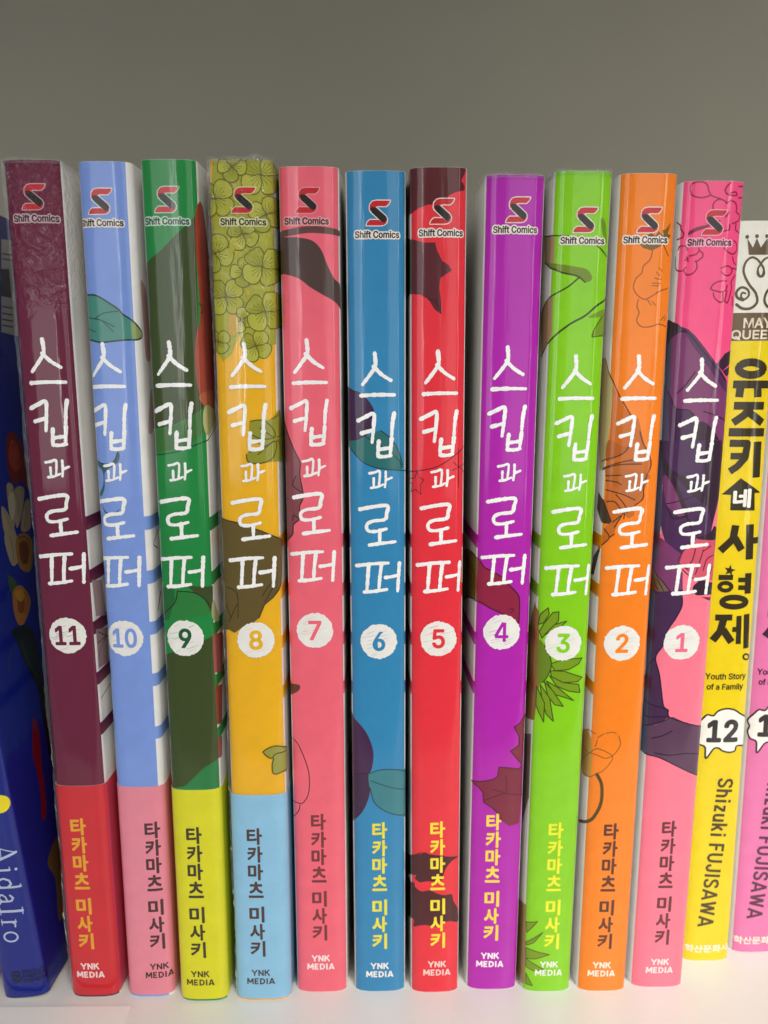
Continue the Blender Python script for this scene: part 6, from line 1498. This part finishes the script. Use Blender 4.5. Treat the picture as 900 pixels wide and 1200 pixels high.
# ------------------------------------------------------------------ the two volumes of another series, right end
def other_volume(key, base, label, number):
    root, b = book_root(key, label)
    d = PRINT['12']
    W = Wrap(b['T'], b['H'])
    page_block(W, root, b['H'])
    cov = Print(W, 0.0)
    shell(cov, W, ink('#efece0'), 0.0, b['H'], 0.0, 0.35, ink(WHITE))
    e = W.s_at(0.93)
    z1, z2 = d['split1'], d['split2']
    cov.add([[(-e, -1), (e, -1), (e, z2), (-e, z2)]], ink(base), False)
    cov.add([[(-e, z2 + 0.02), (e, z2 + 0.02), (e, z1), (-e, z1)]], ink('#6a5334'), False)
    cov.build('cover', root)
    dark = '#33280f' if key == '12' else '#4a1c34'
    em = Print(W, 0.06)
    pol = []
    for q in d['orn']: pol += stroke_polys(smooth_path(q, False, 0.3), 0.62, 0.40, caps=6)
    pol.append(d['crown'])
    for q in d['balls']: pol.append(circle(q, 0.42, 10))
    em.add(pol, ink('#5d4a2c'))
    em.add(place(text_polys('MAY', height=2.2, width=6.4, bold=0.16), d['may']) + place(text_polys('QUEEN', height=2.2, width=10.2, bold=0.16), d['queen']), ink('#e8dcc4'), False)
    em.build('publisher_emblem', root)
    ti = Print(W, 0.06)
    pol = []
    for w, q in d['title']: pol += stroke_polys(smooth_path(q, False, 0.4) if len(q) > 6 else q, w * 1.34, butt=len(q) <= 6)
    pol += stroke_polys(d['ring'], 0.45, caps=6)
    pol.append(d['star'])
    pol.append(d['house'])
    ti.add(pol, ink(dark))
    ti.add(place(text_polys('네', height=4.4, width=4.2, bold=0.42), d['housetext']), ink('#f4f0e2'), False)
    ti.build('title_lettering', root)
    su = Print(W, 0.06)
    su.add(place(text_polys('Youth Story', width=9.8, height=1.95, bold=0.12), d['sub1']) + place(text_polys('of a Family', width=8.8, height=1.95, bold=0.12), d['sub2']), ink(dark), False)
    su.build('subtitle_lettering', root)
    bu = Print(W, 0.06)
    path = smooth_path(d['bubble'], True, 0.3)
    bu.add([path], ink('#f6f3ea'))
    bu.add(stroke_polys(path + path[:1], 0.42, caps=6), ink(dark))
    bo = bu.build('number_badge', root)
    nu = Print(W, bu.off + 0.01)
    nu.add(place(text_polys(number, height=5.9, bold=0.66, squeeze=0.9), d['num']), ink('#3a3434'), False)
    nu.build('numeral', bo)
    au = Print(W, 0.06)
    p0, p1 = d['author']
    mid = ((p0[0] + p1[0]) / 2, (p0[1] + p1[1]) / 2)
    ang = math.atan2(p1[1] - p0[1], p1[0] - p0[0])
    line = block_letters('Shizuki FUJISAWA', 2.1, 3.9, 0.62, 0.62)
    span = max(a for p in line for a, b in p) - min(a for p in line for a, b in p)
    sx = abs(p0[1] - p1[1]) / span
    au.add(place([[(a * sx, b) for a, b in p] for p in line], mid, ang), ink('#4a3c12' if key == '12' else '#5a2440'))
    au.build('author_lettering', root)
    pu = Print(W, 0.06)
    pu.add(place(text_polys('학산문화사', width=11.4, height=2.2, bold=0.14), d['pub']), ink('#f6f0d8'), False)
    pu.build('publisher_lettering', root)
    return root
other_volume('12', '#ecd00e', 'yellow comic book with black block lettering and a 12 in a speech bubble', '12')
other_volume('13', '#e678ac', 'orchid pink comic book cut by the right edge, beside the yellow one', '11')

# ------------------------------------------------------------------ leaning blue book, left end
def blue_volume():
    root, b = book_root('0', 'dark blue comic book leaning left with flowers on its cover')
    d = PRINT['0']
    W = Wrap(b['T'], b['H'])
    page_block(W, root, b['H'])
    cov = Print(W, 0.0)
    shell(cov, W, ink('#0e2282'), 0.0, b['H'], 0.0, 0.35, ink(WHITE))
    add_art(cov, d['side'], False)
    cov.add([circle(d['circle'], 2.2, 30)], ink('#f0dc1c'))
    cov.build('cover', root)
    au = Print(W, cov.off + 0.02)
    p0, p1 = d['name']
    mid = ((p0[0] + p1[0]) / 2, (p0[1] + p1[1]) / 2)
    # thin roman letters: (x advance, strokes as (weight, points)) on a 1-unit capital height
    glyphs = [
        (0.95, [(0.05, [(0.08, 0.02), (0.45, 1.0)]), (0.12, [(0.45, 1.0), (0.84, 0.02)]), (0.04, [(0.22, 0.36), (0.70, 0.36)]), (0.04, [(-0.02, 0.02), (0.2, 0.02)]), (0.04, [(0.70, 0.02), (0.96, 0.02)])]),
        (0.38, [(0.10, [(0.18, 0.02), (0.18, 0.66)]), (0.04, [(0.04, 0.66), (0.2, 0.66)]), (0.04, [(0.04, 0.02), (0.33, 0.02)]), (0.13, [(0.17, 0.93), (0.18, 0.93)])]),
        (0.66, [(0.09, [(0.5, 0.5), (0.36, 0.65), (0.17, 0.58), (0.07, 0.33), (0.17, 0.08), (0.36, 0.03), (0.5, 0.18)]), (0.10, [(0.52, 0.02), (0.52, 1.04)]), (0.04, [(0.4, 1.03), (0.54, 1.04)]), (0.04, [(0.5, 0.03), (0.66, 0.03)])]),
        (0.58, [(0.09, [(0.12, 0.54), (0.25, 0.66), (0.40, 0.58), (0.42, 0.4), (0.42, 0.1), (0.54, 0.03)]), (0.07, [(0.42, 0.4), (0.2, 0.33), (0.07, 0.17), (0.17, 0.03), (0.3, 0.06), (0.42, 0.18)])]),
        (0.44, [(0.12, [(0.2, 0.02), (0.2, 1.0)]), (0.04, [(0.04, 0.02), (0.37, 0.02)]), (0.04, [(0.04, 1.0), (0.37, 1.0)])]),
        (0.48, [(0.10, [(0.16, 0.02), (0.16, 0.65)]), (0.04, [(0.03, 0.02), (0.32, 0.02)]), (0.04, [(0.03, 0.64), (0.17, 0.66)]), (0.07, [(0.16, 0.45), (0.27, 0.62), (0.41, 0.6)])]),
        (0.60, [(0.08, [(0.3 + 0.24 * math.cos(k * 0.3927), 0.34 + 0.31 * math.sin(k * 0.3927)) for k in range(17)])]),
    ]
    cap, x, pol = 3.5, 0.0, []
    for adv, strokes in glyphs:
        for w, q in strokes: pol += stroke_polys([((x + a) * cap, (b - 0.45) * cap) for a, b in q], w * cap, caps=6)
        x += adv + 0.14
    half = (x - 0.14) * cap / 2
    pol = [[(a - half, b) for a, b in p] for p in pol]
    au.add(place(pol, mid, math.atan2(p1[1] - p0[1], p1[0] - p0[0]), abs(p0[1] - p1[1]) / (2 * half)), ink('#b9c2dc'))
    au.build('author_lettering', root)
    pu = Print(W, cov.off + 0.02)
    x, z = d['logo']
    pu.add(place(text_polys('S', height=3.3, bold=0.5), (x - 3.0, z)) + place(text_polys('SEOUL', width=5.6, height=0.95, bold=0.1), (x + 1.3, z + 1.2))
           + place(text_polys('MEDIA', width=5.6, height=0.95, bold=0.16), (x + 1.3, z)) + place(text_polys('COMICS', width=5.6, height=0.95, bold=0.16), (x + 1.3, z - 1.2)), ink('#0c1440'), False)
    pu.build('publisher_lettering', root)
blue_volume()
BOOKS['red'] = dict(x=-99.5, y=3.0, T=14.0, lean=-5.7, H=186.0)
def red_volume():
    root, b = book_root('red', 'dark red comic book at the very left edge, beyond the blue one')
    W = Wrap(b['T'], b['H'])
    page_block(W, root, b['H'])
    cov = Print(W, 0.0)
    shell(cov, W, ink('#8c1a1c'), 0.0, b['H'], 0.0, 0.35, ink(WHITE))
    cov.build('cover', root)
red_volume()
# ------------------------------------------------------------------ sheet of paper on the shelf
paper = bevel_box('paper_sheet', -0.150, -0.0573, -0.0300, -0.0050, 0.0001, 0.0007, plain('white_paper', '#f1eee8', 0.55, 80, 0.03), 0.0001)
paper['label'] = 'flat white paper sheet on the shelf in front of the leftmost books'
paper['category'] = 'paper sheet'
